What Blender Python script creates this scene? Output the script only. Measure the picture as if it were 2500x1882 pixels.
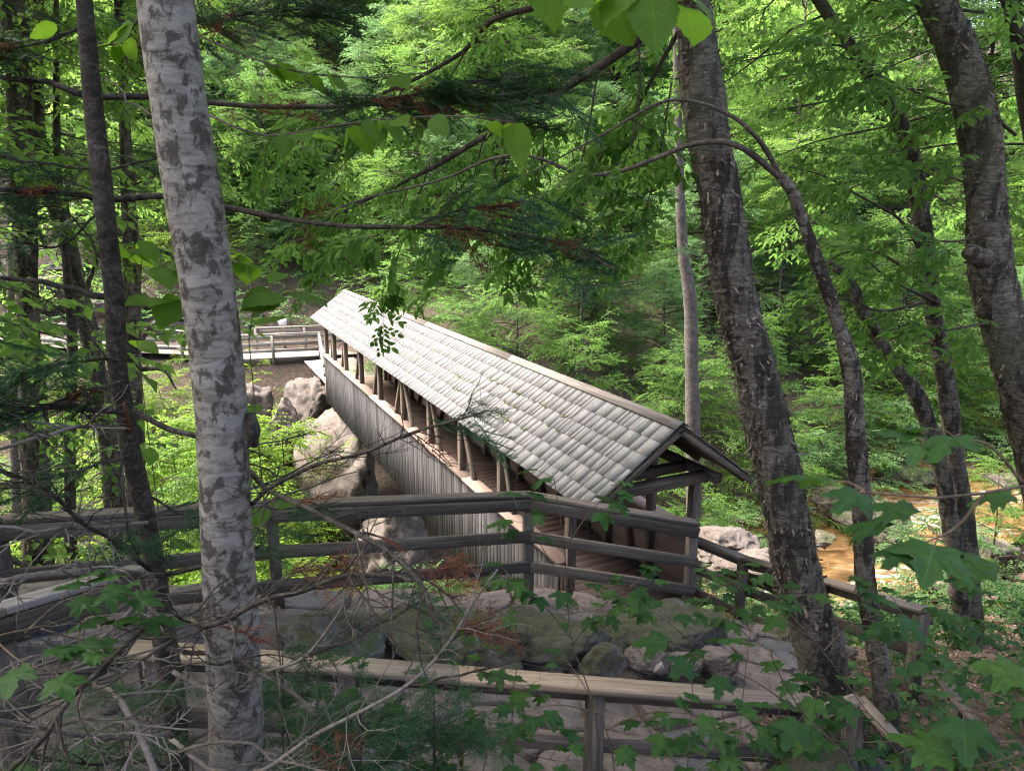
import bpy, math, random
import numpy as np
from mathutils import Matrix, Vector, Quaternion
rnd = random.Random(7)
RG = np.random.default_rng(11)
for o in list(bpy.data.objects): bpy.data.objects.remove(o)
SC = bpy.context.scene
COL = SC.collection
R = math.radians
# ------------------------------------------------------------------ camera
F_PX, PITCH, CAM_H = 1690.0, R(13.2), 5.395
cam_d = bpy.data.cameras.new('camera'); cam = bpy.data.objects.new('camera', cam_d); COL.objects.link(cam)
cam.location = (0, 0, CAM_H); cam.rotation_euler = (R(90) - PITCH, 0, 0)
cam_d.sensor_width = 36; cam_d.lens = 36 * F_PX / 2500; cam_d.clip_end = 600; cam_d.clip_start = .05
cam_d.dof.use_dof = True; cam_d.dof.focus_distance = 11.0; cam_d.dof.aperture_fstop = 11.0
SC.camera = cam
# ------------------------------------------------------------------ sky, sun, exposure
SUN_EL, SUN_AZ = R(56), R(-66)          # azimuth from +Y (the view direction), negative = left
world = bpy.data.worlds.new('World'); SC.world = world; world.use_nodes = True
wn = world.node_tree.nodes; wl = world.node_tree.links
sky = wn.new('ShaderNodeTexSky'); sky.sky_type = 'NISHITA'; sky.sun_disc = False
sky.sun_elevation = SUN_EL; sky.sun_rotation = SUN_AZ; sky.air_density = .7; sky.dust_density = 7.0; sky.ozone_density = .3
bgn = wn['Background']; wl.new(sky.outputs[0], bgn.inputs[0]); bgn.inputs[1].default_value = 0.15
sun_d = bpy.data.lights.new('sun', 'SUN'); sun = bpy.data.objects.new('sun', sun_d); COL.objects.link(sun)
sun_d.energy = 1.3; sun_d.angle = R(25); sun_d.color = (1.0, .965, .91)
sdir = Vector((math.sin(SUN_AZ) * math.cos(SUN_EL), math.cos(SUN_AZ) * math.cos(SUN_EL), math.sin(SUN_EL)))
sun.rotation_euler = sdir.to_track_quat('Z', 'Y').to_euler(); sun.location = (0, 0, 60)
SC.view_settings.view_transform = 'Standard'; SC.view_settings.look = 'None'
SC.view_settings.gamma = 1.0; SC.view_settings.exposure = 2.75
SC.render.engine = 'CYCLES'
cy = SC.cycles
cy.use_denoising = True
try: cy.denoiser = 'OPENIMAGEDENOISE'
except Exception: pass
cy.max_bounces = 6; cy.diffuse_bounces = 3; cy.glossy_bounces = 2; cy.transmission_bounces = 4; cy.transparent_max_bounces = 4
cy.caustics_reflective = False; cy.caustics_refractive = False; cy.sample_clamp_indirect = 6
cy.filter_width = 1.1
cy.use_light_tree = False
world.cycles.sampling_method = 'MANUAL'; world.cycles.sample_map_resolution = 256
cy.use_adaptive_sampling = True; cy.adaptive_threshold = .012

# ------------------------------------------------------------------ helpers
cP, sP = math.cos(PITCH), math.sin(PITCH)
def ray(u, v, D):
    """photo pixel (2500 x 1882) and depth in metres -> world point"""
    a = (u - 1250) / F_PX; b = (v - 941) / F_PX
    return Vector((a * D, D * (cP - b * sP), CAM_H - D * (sP + b * cP)))
def rayp(pts): return [ray(*p) for p in pts]

def tag(o, label=None, cat=None, group=None, kind=None):
    if label: o['label'] = label
    if cat: o['category'] = cat
    if group: o['group'] = group
    if kind: o['kind'] = kind
    return o
def empty(name, loc, label=None, cat=None, group=None, rz=0):
    o = bpy.data.objects.new(name, None); COL.objects.link(o); o.location = loc; o.rotation_euler = (0, 0, rz)
    o.empty_display_size = .2
    return tag(o, label, cat, group)
def link(name, me, parent=None, mat=None, world_space=True, M=None, kind=None):
    """link a mesh; parent given -> its coordinates stay in world space unless world_space is False"""
    o = bpy.data.objects.new(name, me); COL.objects.link(o)
    if mat is not None and not me.materials: me.materials.append(mat)
    if M is not None: o.matrix_basis = M
    if parent is not None:
        o.parent = parent
        if world_space:
            o.matrix_parent_inverse = WM(parent).inverted()
    if kind: o['kind'] = kind
    return o
def WM(o):
    if o.parent is None: return o.matrix_basis.copy()
    return WM(o.parent) @ o.matrix_parent_inverse @ o.matrix_basis
def mesh_np(name, V, faces, mat=None, smooth=False):
    """V (N,3); faces: list of int arrays (M,k)"""
    V = np.asarray(V, dtype=np.float32)
    me = bpy.data.meshes.new(name)
    faces = [np.asarray(f, dtype=np.int32) for f in faces if len(f)]
    nl = sum(f.size for f in faces); npg = sum(f.shape[0] for f in faces)
    me.vertices.add(len(V)); me.vertices.foreach_set('co', V.ravel())
    me.loops.add(nl); me.polygons.add(npg)
    me.loops.foreach_set('vertex_index', np.concatenate([f.ravel() for f in faces]))
    tot = np.concatenate([np.full(f.shape[0], f.shape[1], np.int32) for f in faces])
    st = np.concatenate([[0], np.cumsum(tot)[:-1]]).astype(np.int32)
    me.polygons.foreach_set('loop_start', st)
    try: me.polygons.foreach_set('loop_total', tot)
    except Exception: pass
    if smooth: me.polygons.foreach_set('use_smooth', np.ones(npg, bool))
    me.update(calc_edges=True); me.validate()
    if mat is not None: me.materials.append(mat)
    return me
class Geo:
    """collects pieces of geometry by numpy"""
    def __init__(s): s.V = []; s.F = {}; s.n = 0
    def add(s, V, faces):
        V = np.asarray(V, float).reshape(-1, 3)
        for f in faces:
            f = np.asarray(f, int)
            if f.size: s.F.setdefault(f.shape[1], []).append(f + s.n)
        s.V.append(V); s.n += len(V)
    def mesh(s, name, mat=None, smooth=False):
        return mesh_np(name, np.concatenate(s.V), [np.concatenate(a) for a in s.F.values()], mat, smooth)

def catmull(P, n):
    """resample a polyline (rows: x y z r) smoothly"""
    P = np.asarray(P, float)
    if len(P) < 3:
        t = np.linspace(0, 1, n)[:, None]; return P[0] * (1 - t) + P[-1] * t
    d = np.concatenate([[0], np.cumsum(np.linalg.norm(np.diff(P[:, :3], axis=0), axis=1))])
    d = np.maximum.accumulate(d + np.arange(len(d)) * 1e-9); tt = np.linspace(0, d[-1], n)
    m = np.empty_like(P); m[1:-1] = (P[2:] - P[:-2]) / (d[2:] - d[:-2])[:, None]; m[0] = (P[1] - P[0]) / (d[1] - d[0]); m[-1] = (P[-1] - P[-2]) / (d[-1] - d[-2])
    i = np.clip(np.searchsorted(d, tt, side='right') - 1, 0, len(P) - 2); h = (d[i + 1] - d[i])[:, None]; k = (tt - d[i])[:, None] / h
    return (2 * k ** 3 - 3 * k ** 2 + 1) * P[i] + (k ** 3 - 2 * k ** 2 + k) * h * m[i] + (-2 * k ** 3 + 3 * k ** 2) * P[i + 1] + (k ** 3 - k ** 2) * h * m[i + 1]
def tube_np(P, radii, ns=6, rough=0, rg=RG, cap=True):
    """tube round a polyline; returns verts and faces"""
    P = np.asarray(P, float); n = len(P); radii = np.broadcast_to(np.asarray(radii, float), (n,))
    T = np.gradient(P, axis=0); T /= np.linalg.norm(T, axis=1)[:, None] + 1e-9
    ref = np.array([1., 0, 0]) if abs(T[0][0]) < .8 else np.array([0, 1., 0])
    A = np.zeros_like(P); a = ref - T[0] * (ref @ T[0]); a /= np.linalg.norm(a)
    for i in range(n):
        a = a - T[i] * (a @ T[i]); a /= np.linalg.norm(a) + 1e-9; A[i] = a
    Bn = np.cross(T, A)
    th = np.arange(ns) / ns * 2 * np.pi
    rr = radii[:, None] * np.ones(ns)
    if rough:
        lo = rg.normal(0, 1, (n, ns)); lo = (lo + np.roll(lo, 1, 1) + np.roll(lo, 1, 0)) / 1.7
        rr = rr * (1 + rough * lo)
    V = P[:, None] + (np.cos(th)[None, :, None] * A[:, None] + np.sin(th)[None, :, None] * Bn[:, None]) * rr[:, :, None]
    i = np.arange(n - 1)[:, None] * ns; j = np.arange(ns)[None]
    j2 = (j + 1) % ns
    F = np.stack([i + j, i + j2, i + ns + j2, i + ns + j], -1).reshape(-1, 4)
    V = V.reshape(-1, 3); faces = [F]
    if cap:
        faces.append(np.stack([np.full(ns, len(V)), np.arange(ns) * 1 + (n - 1) * ns, (np.arange(ns) + 1) % ns + (n - 1) * ns], -1))
        faces.append(np.stack([np.full(ns, len(V) + 1), (np.arange(ns) + 1) % ns, np.arange(ns)], -1))
        V = np.vstack([V, P[-1] + T[-1] * radii[-1] * .4, P[0]])
    return V, faces

def box_np(x0, x1, y0, y1, z0, z1, bev=0.0):
    """box with chamfered long edges"""
    b = bev
    if b <= 0:
        V = np.array([[x, y, z] for x in (x0, x1) for y in (y0, y1) for z in (z0, z1)])
        Fq = [[0, 1, 3, 2], [4, 6, 7, 5], [0, 4, 5, 1], [2, 3, 7, 6], [0, 2, 6, 4], [1, 5, 7, 3]]
        return V, [np.array(Fq)]
    prof = [(y0 + b, z0), (y1 - b, z0), (y1, z0 + b), (y1, z1 - b), (y1 - b, z1), (y0 + b, z1), (y0, z1 - b), (y0, z0 + b)]
    V = np.array([[x, y, z] for x in (x0, x1) for (y, z) in prof])
    q = [[i, i + 8, (i + 1) % 8 + 8, (i + 1) % 8] for i in range(8)]
    return V, [np.array(q), np.array([list(range(8)), list(range(15, 7, -1))])]
_boxcache = {}
def box_mesh(dx, dy, dz, mat, bev=.006):
    k = (round(dx, 3), round(dy, 3), round(dz, 3), mat.name, bev)
    if k not in _boxcache:
        V, Fs = box_np(-dx / 2, dx / 2, -dy / 2, dy / 2, -dz / 2, dz / 2, bev)
        _boxcache[k] = mesh_np('board', V, Fs, mat)
    return _boxcache[k]
def board(name, p0, p1, w, h, mat, parent=None, bev=.006, up=(0, 0, 1), world_space=True, roll=0):
    """a beam from p0 to p1 (its centre line), width w sideways, height h along up"""
    p0 = Vector(p0); p1 = Vector(p1); d = p1 - p0; L = d.length; x = d.normalized(); z = Vector(up)
    y = z.cross(x)
    if y.length < 1e-4: y = Vector((0, 1, 0)).cross(x)
    y.normalize(); z = x.cross(y)
    M = Matrix((x, y, z)).transposed().to_4x4(); M.translation = (p0 + p1) / 2
    if roll: M = M @ Matrix.Rotation(roll, 4, 'X')
    return link(name, box_mesh(L, w, h, mat, bev), parent, None, world_space, M)

# ------------------------------------------------------------------ materials
def mat_new(name):
    m = bpy.data.materials.new(name); m.use_nodes = True
    nt = m.node_tree; return m, nt.nodes, nt.links, nt.nodes['Principled BSDF']
def noise(N, L, vec, scale, detail=4, rough=.55, dist=0):
    n = N.new('ShaderNodeTexNoise'); n.inputs['Scale'].default_value = scale; n.inputs['Detail'].default_value = detail
    n.inputs['Roughness'].default_value = rough; n.inputs['Distortion'].default_value = dist
    if vec is not None: L.new(vec, n.inputs['Vector'])
    return n.outputs['Fac']
def ramp(N, L, fac, stops, interp='LINEAR'):
    r = N.new('ShaderNodeValToRGB'); r.color_ramp.interpolation = interp; el = r.color_ramp.elements
    while len(el) < len(stops): el.new(.5)
    for e, (p, c) in zip(el, stops):
        e.position = p; e.color = (*c, 1) if len(c) == 3 else c
    L.new(fac, r.inputs[0]); return r.outputs[0]
def mapping(N, L, scale=(1, 1, 1), rnd_shift=True, src='Object'):
    tc = N.new('ShaderNodeTexCoord'); mp = N.new('ShaderNodeMapping'); mp.inputs['Scale'].default_value = scale
    L.new(tc.outputs[src], mp.inputs['Vector'])
    if rnd_shift:
        oi = N.new('ShaderNodeObjectInfo'); ml = N.new('ShaderNodeMath'); ml.operation = 'MULTIPLY_ADD'; ml.inputs[1].default_value = 37.3; ml.inputs[2].default_value = 113.7
        L.new(oi.outputs['Random'], ml.inputs[0]); L.new(ml.outputs[0], mp.inputs['Location'])
    return mp.outputs[0]
def mix(N, L, a, b, fac, mode='MIX'):
    m = N.new('ShaderNodeMix'); m.data_type = 'RGBA'; m.blend_type = mode
    for s, k in ((a, 6), (b, 7)):
        if isinstance(s, tuple): m.inputs[k].default_value = (*s, 1)
        else: L.new(s, m.inputs[k])
    if isinstance(fac, float): m.inputs[0].default_value = fac
    else: L.new(fac, m.inputs[0])
    return m.outputs[2]
def bump(N, L, h, bs, strength=.5, dist=.01):
    b = N.new('ShaderNodeBump'); b.inputs['Strength'].default_value = strength; b.inputs['Distance'].default_value = dist
    L.new(h, b.inputs['Height']); L.new(b.outputs[0], bs.inputs['Normal'])
def piece_random(N, L):
    """one random number per separate piece, for single objects and joined ones alike"""
    oi = N.new('ShaderNodeObjectInfo'); g = N.new('ShaderNodeNewGeometry'); a = N.new('ShaderNodeMath'); a.operation = 'ADD'
    L.new(oi.outputs['Random'], a.inputs[0]); L.new(g.outputs['Random Per Island'], a.inputs[1])
    f = N.new('ShaderNodeMath'); f.operation = 'FRACT'; L.new(a.outputs[0], f.inputs[0]); return f.outputs[0]
def wood(name, c_dark, c_mid, c_light, sc=1.0, vary=.35, rough=.85, axis=0, green=0.0):
    """weathered wood, grain along local axis"""
    m, N, L, b = mat_new(name)
    s = [38 * sc, 38 * sc, 38 * sc]; s[axis] = 1.6 * sc
    v = mapping(N, L, tuple(s)); n1 = noise(N, L, v, 1.0, 6, .7, .6)
    s2 = [6 * sc] * 3; s2[axis] = .7 * sc
    v2 = mapping(N, L, tuple(s2)); n2 = noise(N, L, v2, 1.0, 4, .6)
    c = ramp(N, L, n1, [(.28, c_dark), (.5, c_mid), (.72, c_light)])
    blotch = ramp(N, L, n2, [(.3, (.62, .6, .58)), (.7, (1.15, 1.12, 1.1))])
    c = mix(N, L, c, blotch, .8, 'MULTIPLY')
    pr = piece_random(N, L); pv = ramp(N, L, pr, [(0, (1 - vary,) * 3), (1, (1 + vary, 1 + vary * .96, 1 + vary * .9))])
    c = mix(N, L, c, pv, 1.0, 'MULTIPLY')
    if green > 0:
        v3 = mapping(N, L, (3, 3, 3)); n3 = noise(N, L, v3, 1.0, 5, .65)
        c = mix(N, L, c, (.05, .075, .02), ramp(N, L, n3, [(.6 - green * .2, (0, 0, 0)), (.75, (green,) * 3)]))
    L.new(c, b.inputs['Base Color']); b.inputs['Roughness'].default_value = rough; b.inputs['Specular IOR Level'].default_value = .25
    bump(N, L, n1, b, .6, .004); return m
M_RAIL = wood('weathered_rail_wood', (.034, .028, .023), (.098, .082, .068), (.19, .163, .138), green=.2)
M_RAILTOP = wood('sun_bleached_rail_wood', (.13, .10, .075), (.27, .21, .155), (.40, .32, .24), vary=.15)
M_TAN = wood('tan_painted_board', (.19, .135, .112), (.25, .185, .155), (.31, .235, .2), sc=.7, vary=.12)
M_SIDE = wood('grey_siding_wood', (.014, .0135, .015), (.048, .047, .050), (.105, .102, .105), vary=.45, axis=0)
M_TIMBER = wood('old_truss_timber', (.035, .027, .022), (.11, .088, .07), (.23, .19, .155))
M_RIDGE = wood('bleached_ridge_board', (.075, .065, .058), (.17, .152, .138), (.27, .248, .228), vary=.12)
M_DECK = wood('deck_wood', (.15, .128, .115), (.27, .24, .22), (.39, .355, .325), vary=.12)
def shingle_mat():
    m, N, L, b = mat_new('cedar_shingle')
    v = mapping(N, L, (1.3, 55, 12)); n1 = noise(N, L, v, 1.0, 8, .8, .2)
    v2 = mapping(N, L, (5, 9, 5)); n2 = noise(N, L, v2, 1.0, 4, .6)
    c = ramp(N, L, n1, [(.37, (.010, .010, .010)), (.42, (.07, .07, .07)), (.49, (.135, .136, .138)), (.66, (.19, .193, .197))])
    pr = piece_random(N, L); pv = ramp(N, L, pr, [(0, (.84, .84, .84)), (.5, (.95, .95, .95)), (1, (1.03, 1.03, 1.03))])
    c = mix(N, L, c, pv, 1.0, 'MULTIPLY')
    c = mix(N, L, c, (.25, .235, .22), ramp(N, L, n2, [(.5, (0, 0, 0)), (.75, (.6, .6, .6))]))
    # moss and lichen on the damp end, in world space
    g = N.new('ShaderNodeNewGeometry'); n3 = noise(N, L, g.outputs['Position'], 5.0, 5, .65)
    n4 = noise(N, L, g.outputs['Position'], .45, 2, .5)
    mk = N.new('ShaderNodeMath'); mk.operation = 'MULTIPLY'; L.new(ramp(N, L, n3, [(.63, (0, 0, 0)), (.70, (1, 1, 1))]), mk.inputs[0]); L.new(ramp(N, L, n4, [(.46, (0, 0, 0)), (.6, (1, 1, 1))]), mk.inputs[1])
    c = mix(N, L, c, (.085, .10, .03), mk.outputs[0])
    L.new(c, b.inputs['Base Color']); b.inputs['Roughness'].default_value = .75; b.inputs['Specular IOR Level'].default_value = .3
    bump(N, L, n1, b, .7, .004); return m
M_SHINGLE = shingle_mat()

def leaf_mat(name, c0, c1, c2, trans=(.24, .46, .09), tfac=.5, rough=.5, grain=False):
    m, N, L, b = mat_new(name)
    pr = piece_random(N, L); c = ramp(N, L, pr, [(0, c0), (.5, c1), (1, c2)])
    if grain:      # side veins and blotches on the near leaves
        tc = N.new('ShaderNodeTexCoord'); n = noise(N, L, tc.outputs['Object'], 3.5, 3)
        sx = N.new('ShaderNodeSeparateXYZ'); L.new(tc.outputs['Object'], sx.inputs[0])
        def mt(op, a_, b_=None):
            q = N.new('ShaderNodeMath'); q.operation = op
            for k_, x_ in enumerate((a_, b_)):
                if x_ is None: continue
                if isinstance(x_, float): q.inputs[k_].default_value = x_
                else: L.new(x_, q.inputs[k_])
            return q.outputs[0]
        ay = mt('ABSOLUTE', sx.outputs[1]); diag = mt('FRACT', mt('MULTIPLY', mt('SUBTRACT', sx.outputs[0], mt('MULTIPLY', ay, .75)), 8.0))
        rib = mt('LESS_THAN', mt('MINIMUM', mt('MULTIPLY', diag, .12), ay), .012)
        c = mix(N, L, c, ramp(N, L, n, [(.3, (.7, .74, .7)), (.7, (1.25, 1.2, 1.15))]), 1.0, 'MULTIPLY')
        c = mix(N, L, c, mix(N, L, c, (1.7, 1.55, 1.6), 1.0, 'MULTIPLY'), rib)
    L.new(c, b.inputs['Base Color']); b.inputs['Roughness'].default_value = rough; b.inputs['Specular IOR Level'].default_value = .16
    t = N.new('ShaderNodeBsdfTranslucent'); L.new(mix(N, L, c, trans, .75), t.inputs[0])
    ms = N.new('ShaderNodeMixShader'); ms.inputs[0].default_value = tfac
    out = N['Material Output']; L.new(b.outputs[0], ms.inputs[1]); L.new(t.outputs[0], ms.inputs[2]); L.new(ms.outputs[0], out.inputs[0])
    return m
M_LEAF = leaf_mat('beech_leaf', (.035, .085, .014), (.055, .125, .018), (.085, .16, .022))
M_LEAF2 = leaf_mat('birch_leaf', (.05, .11, .016), (.075, .15, .02), (.11, .19, .025), trans=(.32, .55, .11))
M_LEAF3 = leaf_mat('pale_maple_leaf', (.05, .105, .035), (.07, .145, .05), (.10, .18, .06), trans=(.25, .47, .15))  # paler, less yellow green for background trees and undergrowth
M_LEAFD = leaf_mat('dark_maple_leaf', (.014, .045, .012), (.022, .062, .016), (.036, .085, .018), trans=(.10, .24, .02), tfac=.3, grain=True)  # dark green leaf colour for near maples and bank growth
M_LEAFY = leaf_mat('bright_shrub_leaf', (.08, .15, .02), (.11, .19, .026), (.15, .22, .03), trans=(.36, .60, .07))  # brighter yellow green leaf colour for shrubs
M_NEEDLE = leaf_mat('fir_needle', (.018, .046, .019), (.028, .066, .026), (.042, .09, .033), trans=(.06, .14, .035), tfac=.15)
M_DEAD = leaf_mat('dead_fir_needle', (.07, .022, .012), (.12, .04, .02), (.18, .07, .035), trans=(.2, .07, .03), tfac=.2)

def bark(name, stops, zs=3.0, sc=16.0, bstr=.9, bd=.02, patch=None, moss=0.0, psc=(1, 1, 1), pscale=5.0):
    """zs: how many times finer the grain runs up the trunk than round it"""
    m, N, L, b = mat_new(name)
    v = mapping(N, L, (1, 1, zs)); n1 = noise(N, L, v, sc, 8, .72, .9)
    v0 = mapping(N, L, psc); n2 = noise(N, L, v0, pscale, 6, .68, .5)
    c = ramp(N, L, n1, stops)
    if patch:
        fac = ramp(N, L, n2, [(patch[0], (0, 0, 0)), (patch[1], (.92, .92, .92))]); c = mix(N, L, c, mix(N, L, c, patch[2], .85), fac)
    else: c = mix(N, L, c, ramp(N, L, n2, [(.3, (.6, .58, .56)), (.7, (1.2, 1.18, 1.15))]), 1.0, 'MULTIPLY')
    if moss:
        n3 = noise(N, L, v0, 2.2, 4, .6); c = mix(N, L, c, (.10, .115, .07), ramp(N, L, n3, [(.52, (0, 0, 0)), (.66, (moss,) * 3)]))
    L.new(c, b.inputs['Base Color']); b.inputs['Roughness'].default_value = .9; b.inputs['Specular IOR Level'].default_value = .15
    bump(N, L, n1, b, bstr, bd); return m
M_BIRCHW = bark('grey_birch_bark', [(.32, (.05, .042, .034)), (.42, (.15, .133, .108)), (.55, (.25, .228, .19)), (.75, (.34, .315, .268))], zs=3.0, sc=11, bstr=.6, bd=.006, patch=(.50, .57, (.032, .026, .02)), pscale=24, psc=(1, 1, .75))
M_BIRCHY = bark('yellow_birch_bark', [(.32, (.022, .018, .014)), (.45, (.11, .092, .072)), (.58, (.22, .19, .152)), (.78, (.34, .305, .25))], zs=3.2, sc=12, bstr=1.0, bd=.03, moss=.45, patch=(.47, .55, (.02, .015, .012)), psc=(1, 1, .3), pscale=9)
M_FIR = bark('dark_fir_bark', [(.30, (.016, .013, .011)), (.5, (.046, .039, .031)), (.66, (.115, .102, .085)), (.85, (.21, .195, .165))], zs=1.6, sc=30, bstr=.6, bd=.006, moss=.3)
M_BARK = bark('brown_bark', [(.30, (.025, .02, .017)), (.5, (.075, .06, .05)), (.75, (.17, .145, .12))], zs=.4, sc=24)
M_PINE = bark('pale_conifer_bark', [(.30, (.045, .04, .036)), (.5, (.125, .112, .103)), (.75, (.22, .2, .187))], zs=1.0, sc=16)
M_TWIG = bark('twig_bark', [(.30, (.035, .028, .022)), (.5, (.09, .075, .06)), (.75, (.2, .175, .15))], zs=1, sc=40, bstr=.2, bd=.002)
M_TWIGL = bark('pale_dead_twig', [(.30, (.08, .07, .058)), (.5, (.16, .14, .12)), (.75, (.26, .24, .21))], zs=1, sc=40, bstr=.2, bd=.002)
M_CURL = bark('peeling_bark_curl', [(.32, (.03, .022, .016)), (.48, (.15, .12, .092)), (.66, (.34, .29, .235))], zs=.6, sc=9, bstr=.2, bd=.002)
M_STEM = bark('sapling_stem', [(.30, (.04, .03, .02)), (.5, (.10, .075, .05)), (.75, (.17, .135, .09))], zs=1, sc=40, bstr=.2, bd=.002)

def rock(name, c0, c1, c2, moss=0.0, sc=1.0, speck=.5):
    m, N, L, b = mat_new(name)
    v = mapping(N, L, (sc, sc, sc)); n1 = noise(N, L, v, 2.2, 8, .65); n2 = noise(N, L, v, 70, 3, .7); n4 = noise(N, L, v, 9, 6, .7)
    c = ramp(N, L, n1, [(.3, c0), (.5, c1), (.7, c2)])
    c = mix(N, L, c, ramp(N, L, n2, [(.3, (.55, .55, .55)), (.52, (1, 1, 1)), (.75, (1.35, 1.32, 1.3))]), speck, 'MULTIPLY')
    c = mix(N, L, c, ramp(N, L, n4, [(.3, (.6, .58, .55)), (.65, (1.12, 1.1, 1.1))]), .8, 'MULTIPLY')
    vo = N.new('ShaderNodeTexVoronoi'); vo.feature = 'DISTANCE_TO_EDGE'; vo.inputs['Scale'].default_value = 1.3
    dn = N.new('ShaderNodeMix'); dn.data_type = 'VECTOR'; dn.inputs[0].default_value = .12; L.new(v, dn.inputs[4]); nz = N.new('ShaderNodeTexNoise'); nz.inputs['Scale'].default_value = 4; nz.inputs['Detail'].default_value = 5; L.new(v, nz.inputs['Vector']); sc_ = N.new('ShaderNodeVectorMath'); sc_.operation = 'MULTIPLY_ADD'; sc_.inputs[1].default_value = (1.0, 1.0, 1.0); L.new(nz.outputs['Color'], sc_.inputs[0]); L.new(v, sc_.inputs[2]); L.new(sc_.outputs[0], vo.inputs['Vector'])
    crk = ramp(N, L, vo.outputs['Distance'], [(.0, (.22, .2, .18)), (.022, (1, 1, 1))]); c = mix(N, L, c, crk, .85, 'MULTIPLY')
    if moss:
        g = N.new('ShaderNodeNewGeometry'); sx = N.new('ShaderNodeSeparateXYZ'); L.new(g.outputs['Normal'], sx.inputs[0])
        n3 = noise(N, L, v, 3.5, 7, .7); ad = N.new('ShaderNodeMath'); ad.operation = 'MULTIPLY_ADD'; ad.inputs[1].default_value = .25; L.new(sx.outputs[2], ad.inputs[0]); L.new(n3, ad.inputs[2])
        c = mix(N, L, c, ramp(N, L, noise(N, L, v, 40, 5, .75), [(.35, (.018, .021, .008)), (.55, (.05, .052, .018)), (.75, (.11, .105, .035))]), ramp(N, L, ad.outputs[0], [(.66 - moss * .22, (0, 0, 0)), (.76 - moss * .15, (.93, .93, .93))]))
    L.new(c, b.inputs['Base Color']); b.inputs['Roughness'].default_value = .85
    bump(N, L, noise(N, L, v, 16, 8, .75), b, .9, .04); return m
M_GRANITE = rock('pink_granite', (.062, .049, .041), (.12, .098, .083), (.195, .165, .146))
M_BOULDER = rock('mossy_boulder', (.06, .053, .045), (.12, .108, .094), (.20, .185, .165), moss=.5)
M_PAVE = rock('flagstone', (.085, .07, .062), (.145, .12, .108), (.215, .18, .163), sc=1.6, speck=.8)
M_PAVED = rock('dark_flagstone', (.05, .052, .058), (.09, .092, .10), (.14, .14, .15), sc=1.6)
M_WHITE = rock('white_quartz_stone', (.4, .38, .33), (.5, .48, .43), (.58, .56, .5), sc=4, speck=.2)
def ground_mat():
    m, N, L, b = mat_new('forest_floor')
    g = N.new('ShaderNodeNewGeometry'); p = g.outputs['Position']
    n1 = noise(N, L, p, .55, 5, .6); n2 = noise(N, L, p, 9, 7, .75); n3 = noise(N, L, p, 45, 4, .7); n5 = noise(N, L, p, 1.7, 5, .65)
    c = ramp(N, L, n2, [(.28, (.022, .015, .011)), (.48, (.062, .042, .03)), (.62, (.11, .078, .056)), (.8, (.19, .145, .11))])
    c = mix(N, L, c, ramp(N, L, n3, [(.3, (.5, .5, .5)), (.7, (1.4, 1.35, 1.3))]), .8, 'MULTIPLY')
    c = mix(N, L, c, (.045, .06, .018), ramp(N, L, n5, [(.56, (0, 0, 0)), (.68, (.8, .8, .8))]))
    L.new(c, b.inputs['Base Color']); b.inputs['Roughness'].default_value = .95
    bump(N, L, n2, b, 1.0, .05); return m
M_GROUND = ground_mat()
def gravel_mat():
    m, N, L, b = mat_new('gravel_path')
    g = N.new('ShaderNodeNewGeometry'); p = g.outputs['Position']
    vo = N.new('ShaderNodeTexVoronoi'); vo.inputs['Scale'].default_value = 60; L.new(p, vo.inputs['Vector'])
    n1 = noise(N, L, p, 1.3, 5, .6); n2 = noise(N, L, p, 60, 3, .7)
    c = ramp(N, L, n2, [(.3, (.085, .072, .066)), (.5, (.165, .145, .135)), (.75, (.25, .225, .21))])
    c = mix(N, L, c, ramp(N, L, n1, [(.35, (.6, .58, .55)), (.65, (1.1, 1.1, 1.1))]), .9, 'MULTIPLY')
    L.new(c, b.inputs['Base Color']); b.inputs['Roughness'].default_value = .9
    bump(N, L, vo.outputs['Distance'], b, .6, .012); return m
M_GRAVEL = gravel_mat()
def water_mat():
    m, N, L, b = mat_new('brook_water')
    g = N.new('ShaderNodeNewGeometry'); p = g.outputs['Position']
    mp = N.new('ShaderNodeMapping'); L.new(p, mp.inputs['Vector']); mp.inputs['Rotation'].default_value = (0, 0, -.417); mp.inputs['Scale'].default_value = (.6, 1.6, 1)
    n1 = noise(N, L, mp.outputs[0], 1.4, 6, .65, 1.0); n2 = noise(N, L, mp.outputs[0], 5, 5, .7, .6); n3 = noise(N, L, mp.outputs[0], .55, 3, .5)
    bed = ramp(N, L, n1, [(.32, (.035, .02, .009)), (.46, (.11, .06, .022)), (.6, (.21, .12, .05)), (.75, (.28, .19, .11))])
    fo = N.new('ShaderNodeMath'); fo.operation = 'MULTIPLY'; L.new(ramp(N, L, n2, [(.5, (0, 0, 0)), (.66, (1, 1, 1))]), fo.inputs[0]); L.new(ramp(N, L, n3, [(.52, (0, 0, 0)), (.64, (1, 1, 1))]), fo.inputs[1])
    c = mix(N, L, bed, (.75, .77, .78), fo.outputs[0])
    L.new(c, b.inputs['Base Color']); b.inputs['Roughness'].default_value = .12; b.inputs['Specular IOR Level'].default_value = .5
    bump(N, L, n2, b, .35, .05); return m
M_WATER = water_mat()
def flat_mat(name, c, rough=.6):
    m, N, L, b = mat_new(name)
    tc = N.new('ShaderNodeTexCoord'); n = noise(N, L, tc.outputs['Object'], 9, 4)
    L.new(mix(N, L, c, ramp(N, L, n, [(.3, (.85, .85, .85)), (.7, (1.08, 1.08, 1.08))]), 1.0, 'MULTIPLY'), b.inputs['Base Color']); b.inputs['Roughness'].default_value = rough; return m
M_SIGN = flat_mat('white_sign_face', (.7, .71, .72)); M_SIGNF = flat_mat('grey_sign_frame', (.22, .22, .22)); M_INK = flat_mat('sign_print', (.07, .10, .16))
M_BREAK = wood('fresh_broken_wood', (.05, .028, .018), (.16, .075, .038), (.27, .14, .075), sc=2.0, axis=2)

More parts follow.
